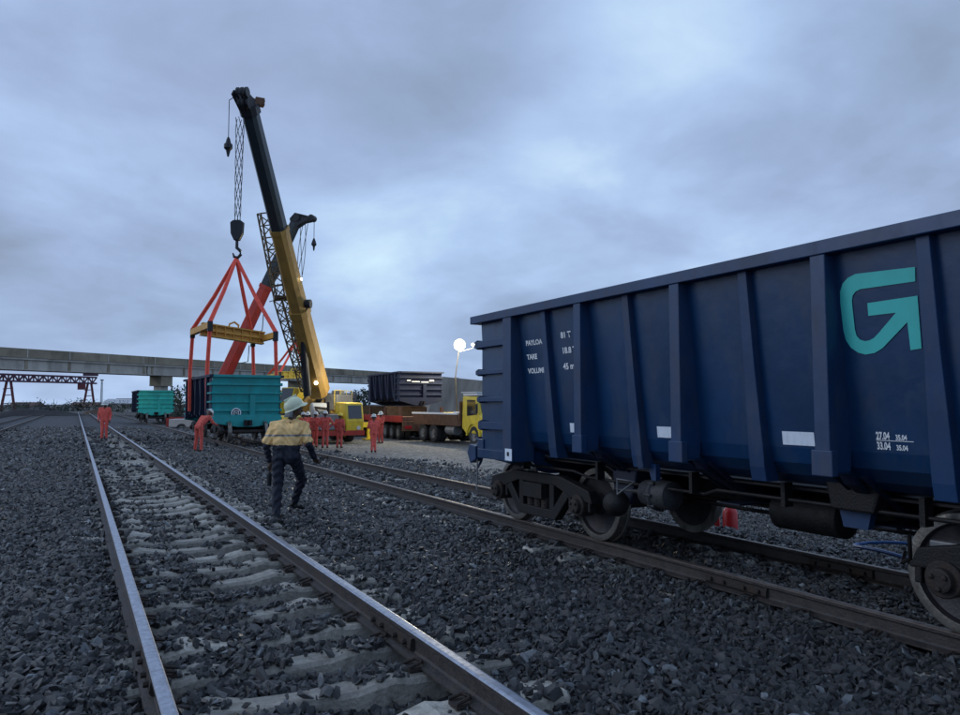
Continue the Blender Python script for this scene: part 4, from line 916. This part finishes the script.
# ------------------------------------------------------------------ people
def capsule(bm, a, b, ra, rb, sq=1.0, n=10):
    a, b = Vector(a), Vector(b)
    if (b - a).length < 1e-4: b = a + Vector((0, 0, 1e-3))
    d, s, u = frame(b - a)
    if abs(d.z) > .6: s = Vector((1, 0, 0)); s = (s - d * s.dot(d)).normalized(); u = d.cross(s)
    rings = []; prof_ = [(a, ra, -q) for q in (80, 50, 20)] + [(b, rb, q) for q in (20, 50, 80)]
    for c, r, q in prof_:
        q = math.radians(q); rr = r * math.cos(q); o = c + d * (r * math.sin(q))
        rings.append([bm.verts.new(o + s * (rr * math.cos(2 * PI * k / n)) + u * (rr * sq * math.sin(2 * PI * k / n))) for k in range(n)])
    for p, q in zip(rings, rings[1:]):
        for k in range(n): bm.faces.new((p[k], p[(k + 1) % n], q[(k + 1) % n], q[k]))
    bm.faces.new(rings[0]); bm.faces.new(rings[-1][::-1])
def person(label, loc, rz, J, mats, voxel=.014, group=None, hat='hat', brim=.035, scale=1.0, boots='boot', face=None, detail=False, bulk=.016, navyz=0, hs_=1.0):
    """J: joints in metres, x right, y forwards (the way the person faces), z up; mats: name -> material key"""
    o = thing('person', label, 'person', loc, rz, group); o.scale = (scale,) * 3
    v = {k: Vector(q) for k, q in J.items()}
    cap = []
    def add(a, b, ra, rb, m, sq=1.0): cap.append((Vector(a), Vector(b), ra, rb, m, sq))
    pel, ch, nk, hd = v['pelvis'], v['chest'], v['neck'], v['head']
    side = (v['shR'] - v['shL']); side.normalize(); hsc = hs_; hs = (v['hipR'] - v['hipL']).normalized()
    tor, leg, slv, fore = mats['top'], mats['legs'], mats['sleeve'], mats['fore']
    waist = pel.lerp(ch, .4)
    for q in (-1, 1):
        add(pel + hs * q * .065 - Vector((0, 0, .03)), waist + hs * q * .055, .118, .108, leg, .95)
        add(waist + side * q * (.055 + bulk), ch + side * q * (.075 + bulk), .110 + bulk * .7, .125 + bulk * .7, tor, .92)
        add(ch + side * q * .075, nk.lerp(v['shR' if q > 0 else 'shL'], .5) - Vector((0, 0, .055)), .122 + bulk * .5, .085 + bulk * .5, tor, .85)
        add(nk - Vector((0, 0, .05)), v['shR' if q > 0 else 'shL'], .06, .066, tor)
    add(waist, ch, .12, .13, tor, .9); add(nk - Vector((0, 0, .06)), nk + (hd - nk) * .55, .062, .055, 'skin')
    fwd = v.get('face', Vector((0, 1, 0))).normalized(); upv = (hd - nk).normalized()
    rt = fwd.cross(upv).normalized()
    add(hd - upv * .03 + fwd * .012, hd + upv * .045 - fwd * .01, .078, .088, 'skin', 1.1); add(hd - upv * .075 + fwd * .035, hd - upv * .05 + fwd * .05, .045, .05, 'skin')
    add(hd + fwd * .088 + upv * .005, hd + fwd * .108 - upv * .022, .012, .016, 'skin')
    for q in (-1, 1): add(hd + rt * q * .086 + upv * .012, hd + rt * q * .088 - upv * .022, .018, .014, 'skin')
    for k in 'LR':
        sh, el, wr, hp, kn, an = (v[x + k] for x in ('sh', 'el', 'wr', 'hip', 'kn', 'an')); q = 1 if k == 'R' else -1
        mid = sh.lerp(el, mats.get('cut', 1.0)) if mats.get('cut') else el
        add(sh, mid, .064 + bulk * .3, .062 + bulk * .35, slv); 
        if mats.get('cut'): add(mid, el, .052, .048, fore)
        add(el, wr, .052, .036, fore)
        hdir = (v['hand' + k] - wr).normalized() if 'hand' + k in v else (wr - el).normalized(); palm = wr + hdir * .085
        gm_ = mats.get('hands', 'skin'); _, hsd, hu_ = frame(hdir)
        add(wr + hdir * .01, palm, .028, .036, gm_, .6)
        for i in range(4):
            b0 = palm + hsd * ((i - 1.5) * .018); ln = (.066, .078, .074, .058)[i]; m1 = b0 + hdir * ln * .55; m2 = m1 + (hdir * .5 + hu_ * .8 * (1 if q > 0 else -1)).normalized() * ln * .5
            add(b0, m1, .0105, .0095, gm_); add(m1, m2, .0095, .008, gm_)
        b0 = wr + hdir * .03 + hsd * .03; add(b0, b0 + (hdir * .7 + hsd * .7).normalized() * .045, .013, .011, gm_); add(b0 + (hdir * .7 + hsd * .7).normalized() * .045, b0 + (hdir * .95 + hsd * .5).normalized() * .078, .011, .009, gm_)
        add(hp, kn, .098, .072, leg); add(kn, an, .070, .060, leg)
        add(kn.lerp(an, .12), kn.lerp(an, .45) - Vector((0, .012, 0)), .066, .066, leg)
        ft = v.get('toe' + k, an + Vector((0, .17, -.05))); add(an + Vector((0, 0, .02)), an - Vector((0, 0, .045)), .055, .052, boots)
        add(an + (an - ft).normalized() * .04 - Vector((0, 0, .04)), ft, .045, .042, boots, .9)
    bm = BM()
    for a, b, ra, rb, m, sq in cap: capsule(bm, a, b, ra, rb, sq)
    me = bpy.data.meshes.new('body'); bmesh.ops.recalc_face_normals(bm, faces=bm.faces); bm.to_mesh(me); bm.free()
    tmp = bpy.data.objects.new('body', me); C.objects.link(tmp)
    rm = tmp.modifiers.new('r', 'REMESH'); rm.mode = 'VOXEL'; rm.voxel_size = voxel
    smo = tmp.modifiers.new('s', 'SMOOTH'); smo.factor = .5; smo.iterations = 3 if voxel > .01 else 4
    dg = bpy.context.evaluated_depsgraph_get(); m2 = bpy.data.meshes.new_from_object(tmp.evaluated_get(dg)); bpy.data.objects.remove(tmp); bpy.data.meshes.remove(me)
    keys = []
    for c in cap:
        if c[4] not in keys: keys.append(c[4])
    extra = mats.get('bands'); 
    if extra: keys += ['reflect']
    m2.materials.clear()
    for k in keys: m2.materials.append(M_[k])
    n = len(m2.polygons); cen = np.zeros(n * 3); m2.polygons.foreach_get('center', cen); cen = cen.reshape(-1, 3); best = np.full(n, 1e9); mi = np.zeros(n, int)
    for a, b, ra, rb, m, sq in cap:
        a_, b_ = np.array(a), np.array(b); ab = b_ - a_; L2 = max(ab @ ab, 1e-9); t_ = np.clip((cen - a_) @ ab / L2, 0, 1); dd = np.linalg.norm(cen - (a_ + t_[:, None] * ab), axis=1) / (ra + (rb - ra) * t_)
        k = dd < best; best[k] = dd[k]; mi[k] = keys.index(m)
    if navyz: mi[(mi == keys.index(tor)) & (cen[:, 2] < navyz)] = keys.index(leg)
    if extra:
        tk = keys.index(tor)
        sk = keys.index(slv)
        for (z0, z1) in extra: mi[((mi == tk) | (mi == sk)) & (cen[:, 2] > z0) & (cen[:, 2] < z1)] = len(keys) - 1
    m2.polygons.foreach_set('material_index', mi.astype(np.int32)); m2.polygons.foreach_set('use_smooth', np.ones(n, bool))
    # cloth folds
    if detail:
        co_ = np.zeros(len(m2.vertices) * 3); m2.vertices.foreach_get('co', co_); co_ = co_.reshape(-1, 3); nrm = np.array([q.normal for q in m2.vertices])
        f = .006 * np.sin(co_[:, 2] * 60 + 7 * np.sin(co_[:, 0] * 13 + co_[:, 1] * 9)) * (co_[:, 2] < hd.z - .16) + .005 * np.sin(co_[:, 0] * 55 + co_[:, 2] * 18 + 3 * np.sin(co_[:, 1] * 30))
        rsm = (co_[:, 2] < hd.z - .16) & (co_[:, 2] > .12); co_[rsm] += nrm[rsm] * f[rsm][:, None]; m2.vertices.foreach_set('co', co_.ravel())
    m2.name = 'body'; bo = bpy.data.objects.new('body', m2); C.objects.link(bo); bo.parent = o
    # eyes
    bm = BM()
    for q in (-1, 1): bmesh.ops.create_uvsphere(bm, u_segments=8, v_segments=6, radius=.011, matrix=T(*(hd + fwd * .083 + rt * q * .032 + upv * .015)))
    obj('eyes', bm, M_['dark'], o)
    # helmet
    if hat:
        ha = v.get('hatup', upv).normalized(); hf = (fwd - ha * fwd.dot(ha)).normalized(); hr = hf.cross(ha)
        Mh = Matrix(((hr.x, hf.x, ha.x, hd.x), (hr.y, hf.y, ha.y, hd.y), (hr.z, hf.z, ha.z, hd.z), (0, 0, 0, 1))) @ T(0, 0, .028) @ Matrix.Diagonal((hs_, hs_, hs_ * 1.12, 1))
        bm = BM(); lathe(bm, [(.0, .112), (.03, .114), (.06, .106), (.09, .085), (.11, .055), (.12, .02)], 'z', 20, Mh @ Matrix.Diagonal((1, 1.14, 1, 1)))
        box(bm, -.012, .012, -.09, .09, .095, .128, Mh); hm = obj('helmet', bm, M_[hat], o, smooth=True)
        bm = BM(); A = []; Bv = []; Cv = []; nseg = 24
        for k in range(nseg):
            a = 2 * PI * k / nseg; cx, sy = math.cos(a), math.sin(a); b = brim + (.035 if sy > .4 else 0)
            A.append(bm.verts.new(Mh @ Vector((cx * .112, sy * .126, .006)))); r = .112 + b
            Bv.append(bm.verts.new(Mh @ Vector((cx * r, sy * (r + .014), -.004 - b * .35)))); Cv.append(bm.verts.new(Mh @ Vector((cx * .110, sy * .124, -.006))))
        for k in range(nseg):
            j = (k + 1) % nseg; bm.faces.new((A[k], A[j], Bv[j], Bv[k])); bm.faces.new((Cv[k], Bv[k], Bv[j], Cv[j]))
        obj('brim', bm, M_['strap'] if brim > .05 else M_[hat], hm, smooth=True)
    return o
def stand(lean=0, arms='down', spread=.06, look=(0, 1, 0)):
    ly = math.sin(lean); lz = math.cos(lean)
    def up(h, x=0, f=0): q = h - .95; return (x, q * ly + f, .95 + q * lz)
    J = dict(pelvis=(0, 0, .95), chest=up(1.28), neck=up(1.48), head=up(1.62, 0, .02 + .02 * ly), shL=up(1.42, -.19), shR=up(1.42, .19),
             hipL=(-.10, 0, .93), hipR=(.10, 0, .93), knL=(-spread - .03, .02, .50), knR=(spread + .03, .03, .50), anL=(-spread - .05, -.02, .09), anR=(spread + .05, .0, .09), face=look)
    if arms == 'down': J.update(elL=up(1.14, -.25, -.02), elR=up(1.14, .25, -.02), wrL=up(.90, -.24, .08), wrR=up(.90, .24, .08))
    elif arms == 'hips': J.update(elL=up(1.16, -.38, -.06), elR=up(1.16, .38, -.06), wrL=up(1.0, -.20, .02), wrR=up(1.0, .20, .02))
    elif arms == 'front': J.update(elL=up(1.15, -.24, .10), elR=up(1.15, .24, .10), wrL=up(1.10, -.10, .30), wrR=up(1.14, .10, .30))
    elif arms == 'work': J.update(elL=(-.30, J['shL'][1] + .02, J['shL'][2] - .26), elR=(.28, J['shR'][1] + .1, J['shR'][2] - .22), wrL=(-.26, J['shL'][1] + .12, J['shL'][2] - .46), wrR=(.24, J['shR'][1] + .32, J['shR'][2] - .30))
    return J
RED = dict(top='overall', legs='overall', sleeve='overall', fore='overall')
a_ = -PSI
# the near walking man, seen from behind
J = dict(pelvis=(.0, 0, .90), chest=(.01, .05, 1.18), neck=(.035, .09, 1.375), head=(.075, .15, 1.50), shL=(-.185, .06, 1.275), shR=(.215, .10, 1.27),
         hipL=(-.095, 0, .875), hipR=(.10, .0, .875), knL=(-.10, -.02, .47), knR=(.15, .28, .54), anL=(-.085, -.16, .10), anR=(.0, .48, .20),
         toeL=(-.10, .0, .035), toeR=(.08, .62, .11), elL=(-.27, -.02, 1.02), wrL=(-.245, .10, .80), handL=(-.24, .13, .68), elR=(.30, .0, 1.03), wrR=(.33, .18, .84), handR=(.36, .26, .76),
         face=(.80, .60, -.10), hatup=(-.42, -.30, 1))
wm_ = person('man in yellow shirt, navy trousers and pale green brimmed helmet walking beside the rail', (2.62, 10.50, -.215), a_, J,
       dict(top='shirt', legs='cloth', sleeve='shirt', fore='cloth', cut=.82, hands='skin', bands=[(1.135, 1.16)]), voxel=.0085, hat='hatg', hs_=1.04, brim=.018, detail=True, scale=1.05, bulk=.018, navyz=1.02)
bm = BM(); lathe(bm, [(0, .030), (.15, .036), (.17, .034), (.20, .018), (.23, .018)], 'z', 14, T(-.235, .12, .47)); bt = tag(obj('water_bottle', bm, M_['dark'], None), 'dark water bottle held in the left hand of the man in yellow', 'bottle')
bt.matrix_world = T(2.60, 10.52, -.215) @ Matrix.Rotation(a_, 4, 'Z') @ Matrix.Scale(1.03, 4)
bm = BM()
Z_ = J['chest']
for pts_ in ([(.02, -.075, 1.13), (-.02, -.085, 1.04), (.02, -.12, .98)],): pass
bm.free()
# belt pouch and navy lower back of the shirt
# neck cloth below the helmet
bm = BM(); A = []
for k in range(9):
    a = math.radians(110 + k * 20); c = Vector((.075, .15, 0)); A.append([bm.verts.new((c.x + math.cos(a) * r, c.y + math.sin(a) * r, z)) for r, z in ((.125, 1.53), (.13, 1.45), (.15, 1.39))])
for p, q in zip(A, A[1:]):
    for k in range(2): bm.faces.new((p[k], q[k], q[k + 1], p[k + 1]))
o_ = obj('neck_cloth', bm, M_['strap'], wm_, smooth=True); o_.modifiers.new('s', 'SOLIDIFY').thickness = .006

person('worker in red overalls standing alone between the rails of the bare track', (1.18, 38.0, -.20), a_ + PI + .3, stand(0, 'down', .05), RED, .018)
person('worker in red overalls bending beside the front left corner of the teal ended wagon', (3.95, 28.6, -.30), a_ - .5, stand(.75, 'work', .10, (0, .8, -.6)), RED, .018, scale=.97)
person('worker in red overalls standing alone on the yard before the low loader', (11.9, 31.9, -.76), a_ + .2, stand(0, 'front', .03), RED, .018, scale=.98)
GRP = 'workers in red overalls gathered by the yellow crane'
for (x, y, rz_, arms, sc, lab) in ((10.25, 37.6, .6, 'front', 1.0, 'leftmost worker in red overalls in the group by the yellow crane'),
                                (10.62, 36.9, -.4, 'front', 1.02, 'worker in red second from the left in the group by the yellow crane'),
                                (10.95, 36.2, .15, 'hips', 1.04, 'worker in red with hands on hips, middle of the group by the crane'),
                                (11.62, 36.0, -.25, 'down', .98, 'worker in red with yellow helmet, rightmost of the group by the crane'),
                                (11.15, 40.0, 2.8, 'down', 1.0, 'worker in red facing the camera behind the group by the yellow crane'),
                                (15.0, 44.0 - 4.9, 2.6, 'front', 1.0, 'worker in red standing at the cab of the yellow crane')):
    person(lab, (x, y, -.76), a_ + rz_, stand(random.uniform(-.03, .08), arms, .06), RED, .018, group=GRP, scale=sc, hat='hat' if x != 11.62 else 'yellow2')

# ------------------------------------------------------------------ small things by the near wagon
for k, (x, y, s_, lab) in enumerate(((8.72, 8.62, .85, 'left one of three small red canisters on the stones beyond the near wagon'), (8.75, 8.45, .85, 'middle one of three small red canisters on the stones beyond the near wagon'), (8.84, 8.22, 1.15, 'right and tallest of three small red canisters on the stones beyond the near wagon'))):
    t_ = thing('red_canister', lab, 'canister', (x, y, -.52), .3 * k, 'red canisters'); t_.scale = (s_,) * 3
    bm = BM(); lathe(bm, [(0, .085), (.01, .095), (.26, .095), (.31, .07), (.33, .035)], 'z', 18); obj('body', bm, M_['canred'], t_, smooth=True)
    bm = BM(); lathe(bm, [(.33, .03), (.37, .03), (.375, .045), (.40, .045)], 'z', 12); tube(bm, [(-.02, 0, .40), (.05, 0, .44), (.10, 0, .42)], .012, 6); obj('valve', bm, M_['canred'], t_)
hc = bpy.data.curves.new('h', 'CURVE')
bm = BM(); P = [(8.0 + .9 * t, 4.6 + 1.4 * math.sin(t * 2.2), -.30 + .03 * math.sin(t * 7)) for t in np.linspace(0, 1.6, 16)]; tube(bm, P, .022, 6)
tag(obj('blue_hose', bm, mat('blue_hose', (.03, .10, .28), .5, 0, .1, 6)), 'blue hose lying on the stones beyond the near wagon', 'hose')

# ------------------------------------------------------------------ background: trees, bushes, houses, masts, heap
LEAFM = [mat('foliage_dark', (.022, .038, .024), .85, 0, .5, .8), mat('foliage_olive', (.045, .058, .030), .85, 0, .5, .8), mat('foliage_blue', (.030, .050, .045), .85, 0, .4, .8)]
def tree(label, x, y, h, w, kind, cat='tree', group=None, palm=False):
    t_ = thing('bush' if cat == 'bush' else 'tree', label, cat, (x, y, -.8), random.uniform(0, 6), group)
    bm = BM(); r = .035 * h; lim = []
    th = h * (.35 if cat == 'tree' else .15)
    tube(bm, [(0, 0, 0), (.1, 0, th), (.0, .1, h * .8)], [r, r * .7, r * .2], 7)
    for k in range(6):
        a = k * 1.05 + random.uniform(-.3, .3); e_ = Vector((math.cos(a) * w * .38, math.sin(a) * w * .38, h * random.uniform(.55, .85))); tube(bm, [(.08, 0, th * random.uniform(.7, 1.2)), e_], [r * .5, r * .15], 5); lim.append(e_)
    obj('trunk', bm, M_['bark'], t_)
    lim.append(Vector((0, 0, h * .9))); lim.append(Vector((0, 0, h * .6)))
    bm = BM(); n = 900 if h > 5 else 600; cl = []
    for c in lim:
        for k in range(3): cl.append((c + Vector((random.gauss(0, .12) * w, random.gauss(0, .12) * w, random.gauss(0, .08) * h)), random.uniform(.10, .2) * w))
    if cat == 'bush': cl = [(Vector((random.uniform(-.5, .5) * w, random.uniform(-.3, .3) * w, random.uniform(.15, .75) * h * (1 - .5 * abs(random.uniform(-1, 1))))), random.uniform(.08, .16) * w) for _ in range(26)]
    sz = max(.12, .045 * h)
    for k in range(n):
        c, rr = random.choice(cl); d = Vector((random.gauss(0, 1), random.gauss(0, 1), random.gauss(0, .7))); d = d.normalized() * rr * random.uniform(.4, 1.05); p = c + d
        p.z = max(p.z, .05); a = Vector((random.gauss(0, 1), random.gauss(0, 1), random.gauss(0, 1))).normalized(); b = a.orthogonal().normalized()
        s1 = sz * random.uniform(.6, 1.5); bm.faces.new([bm.verts.new(q) for q in (p - a * s1, p - b * s1 * .5, p + a * s1, p + b * s1 * .5)])
    o = obj('crown', bm, LEAFM[kind], t_); return t_
random.seed(21)
BG = 'bushes and trees along the far edge of the yard'
for (u, D, h, w, kd, cat, lab) in [
    (-452, 150, 3.6, 7, 0, 'bush', 'low dark bush at the far left behind the rails'), (-425, 165, 4.2, 9, 2, 'bush', 'rounded bluish bush under the left end of the bridge'), (-398, 172, 4.6, 9, 0, 'bush', 'dark bush left of the distant gantry leg'),
    (-478, 175, 4.0, 10, 2, 'bush', 'bush cut by the left picture edge'), (-370, 185, 3.8, 10, 1, 'bush', 'olive bush behind the bare track'), (-345, 195, 3.6, 10, 0, 'bush', 'dark bush left of the bridge pier'),
    (-303, 90, 3.4, 4.5, 0, 'bush', 'dark bush between the small teal wagon and the big one'), (-313, 150, 4.4, 9, 2, 'bush', 'bluish bush just right of the bridge pier'), (-298, 120, 4.6, 6, 1, 'tree', 'small olive tree left of the teal ended wagon'),
    (-116, 120, 4.6, 4.2, 0, 'tree', 'small umbrella shaped tree right of the yellow crane'), (-128, 150, 3.6, 9, 2, 'bush', 'low bluish bush behind the low loader'), (-135, 110, 3.2, 6, 0, 'bush', 'dark bush between the crane cab and the trailer'),
    (-108, 130, 2.6, 7, 1, 'bush', 'low olive bush left of the loaded wagon'), (-240, 170, 4, 10, 0, 'bush', 'dark bush behind the lifted wagon')]:
    p = cw(u / 740 * D, D); tree(lab, p.x, p.y, h, w, kd, cat, BG)
for (u, z, D, w) in ((-60, 9.3, 240, 5), (-25, 8.6, 250, 6), (-2, 8.8, 260, 5)):
    p = cw(u / 740 * D, D + 6); tree({-60: 'tree top showing left of the light pole above the bridge ramp', -25: 'tree top right of the light pole above the bridge ramp', -2: 'tree top touching the navy wagon corner above the bridge ramp'}[u], p.x, p.y, z + 1.6, w, 2, 'tree', BG)
def house(label, u, D, w, d, h, roofm, wallm):
    p = cw(u / 740 * D, D); t_ = thing('house', label, 'house', (p.x, p.y, -.8), a_ + random.uniform(-.3, .3))
    bm = BM(); box(bm, -w / 2, w / 2, -d / 2, d / 2, 0, h); obj('wall', bm, wallm, t_)
    bm = BM(); prism(bm, [(-d / 2 - .4, h), (0, h + d * .22), (d / 2 + .4, h)], -w / 2 - .4, w / 2 + .4, 'x'); obj('roof', bm, roofm, t_)
    k = max(2, int(w / 3))
    for i in range(k):
        x = -w / 2 + (i + .5) * w / k; bm = BM(); box(bm, x - .5, x + .5, -d / 2 - .03, -d / 2 - .002, 1.0, 2.1); obj('window' if i != 1 else 'door', bm, M_['glass'], t_)
house('low white house with a grey roof left of the small teal wagon', -357, 215, 8, 6, 2.4, mat('tin_roof', (.45, .47, .5), .5, .3, .2, .5), M_['house'])
house('low brown house with a dark red roof behind the bare track', -392, 230, 8, 6, 1.5, M_['roof'], M_['house'])
house('long pale shed with a brown roof left of the gantry leg', -452, 235, 8, 6, 1.5, M_['roof'], mat('pale_wall', (.25, .25, .26), .85, 0, .2, .4))
house('small house with a red brown roof beside the bridge pier', -347, 250, 10, 7, 2.6, M_['roof'], M_['house'])
def heap(label, u, D, w, h, m):
    p = cw(u / 740 * D, D); bm = BM(); n = 14; g_ = [[None] * (n + 1) for _ in range(n + 1)]
    for i in range(n + 1):
        for j in range(n + 1):
            a, b = i / n * 2 - 1, j / n * 2 - 1; r = min(1, math.hypot(a, b)); z = h * (1 - r) ** .7 * (1 + .3 * mnoise.noise(Vector((a * 3, b * 3, u)))) - .05
            g_[i][j] = bm.verts.new((a * w / 2, b * w / 4, z))
    for i in range(n):
        for j in range(n): bm.faces.new((g_[i][j], g_[i + 1][j], g_[i + 1][j + 1], g_[i][j + 1]))
    o = obj('earth_heap', bm, m, None, (p.x, p.y, -.76), smooth=True); o.rotation_euler = (0, 0, a_); tag(o, label, 'heap')
heap('brown earth heap beyond the end of the bare track', -383, 120, 6, 1.5, M_['soil']); heap('long dark stone heap at the far left horizon', -447, 105, 22, 1.5, mat('dark_heap', (.02, .02, .024), .9, 0, .4, 1.5, .5, 5)); heap('lower dark stone heap left of the gantry leg', -425, 112, 14, 1.2, mat('dark_heap_small', (.028, .026, .03), .9, 0, .4, 1.5, .5, 5))
for (u, D, h, lab) in ((-378, 220, 8.7, 'thin distant mast left of the red worker'), (-308, 230, 7.0, 'thin distant mast right of the bridge pier')):
    p = cw(u / 740 * D, D); t_ = thing('lattice_mast', lab, 'mast', (p.x, p.y, -.8)); bm = BM(); lattice(bm, (0, 0, 0), (0, 0, h + .8), .6, .3, 12, .05); obj('pole', bm, M_['grey'], t_)
    bm = BM(); box(bm, -.5, .5, -.1, .1, h + .5, h + .8); obj('lamp_bar', bm, M_['grey'], t_)
p = cw(-402 / 740 * 100, 100)
# parked pickup between the crane and the low loader
def pickup(label, x, y, rz, m):
    t_ = thing('pickup_truck', label, 'pickup truck', (x, y, GZ + .01), rz)
    bm = BM(); prism(bm, [(-2.4, .45), (-2.45, .95), (-1.3, 1.08), (-.7, 1.68), (.7, 1.72), (.95, 1.1), (2.5, 1.08), (2.5, .5)], -.86, .86, 'x'); bd = obj('body', bm, m, t_, bevel=.05)
    bm = BM(); prism(bm, [(-1.1, 1.10), (-.66, 1.60), (.64, 1.64), (.82, 1.12)], -.868, .868, 'x'); prism(bm, [(-1.27, 1.12), (-.72, 1.64), (-.70, 1.62), (-1.24, 1.1)], -.75, .75, 'x', T(0, -.03, 0)); obj('window', bm, M_['glass'], bd)
    wm = wheel_mesh(.38, .24, M_['grey'])
    for yy in (-1.5, 1.6):
        for s in (-1, 1): link('wheel', wm, t_, (s * .78, yy, .38), (0, 0, 0 if s > 0 else PI))
    for s in (-1, 1):
        bm = BM(); box(bm, s * .68 - .12, s * .68 + .12, -2.47, -2.44, .74, .90); obj('headlight', bm, M_['hat'], bd)
pickup('white pickup parked at the left between the small and the large teal ended wagons', 8.6, 58.0, 1.2, M_['house'])
pickup('dark pickup parked between the yellow crane and the low loader', 16.4, 50.5, .5, M_['dark'])
print('done', len(bpy.data.objects))
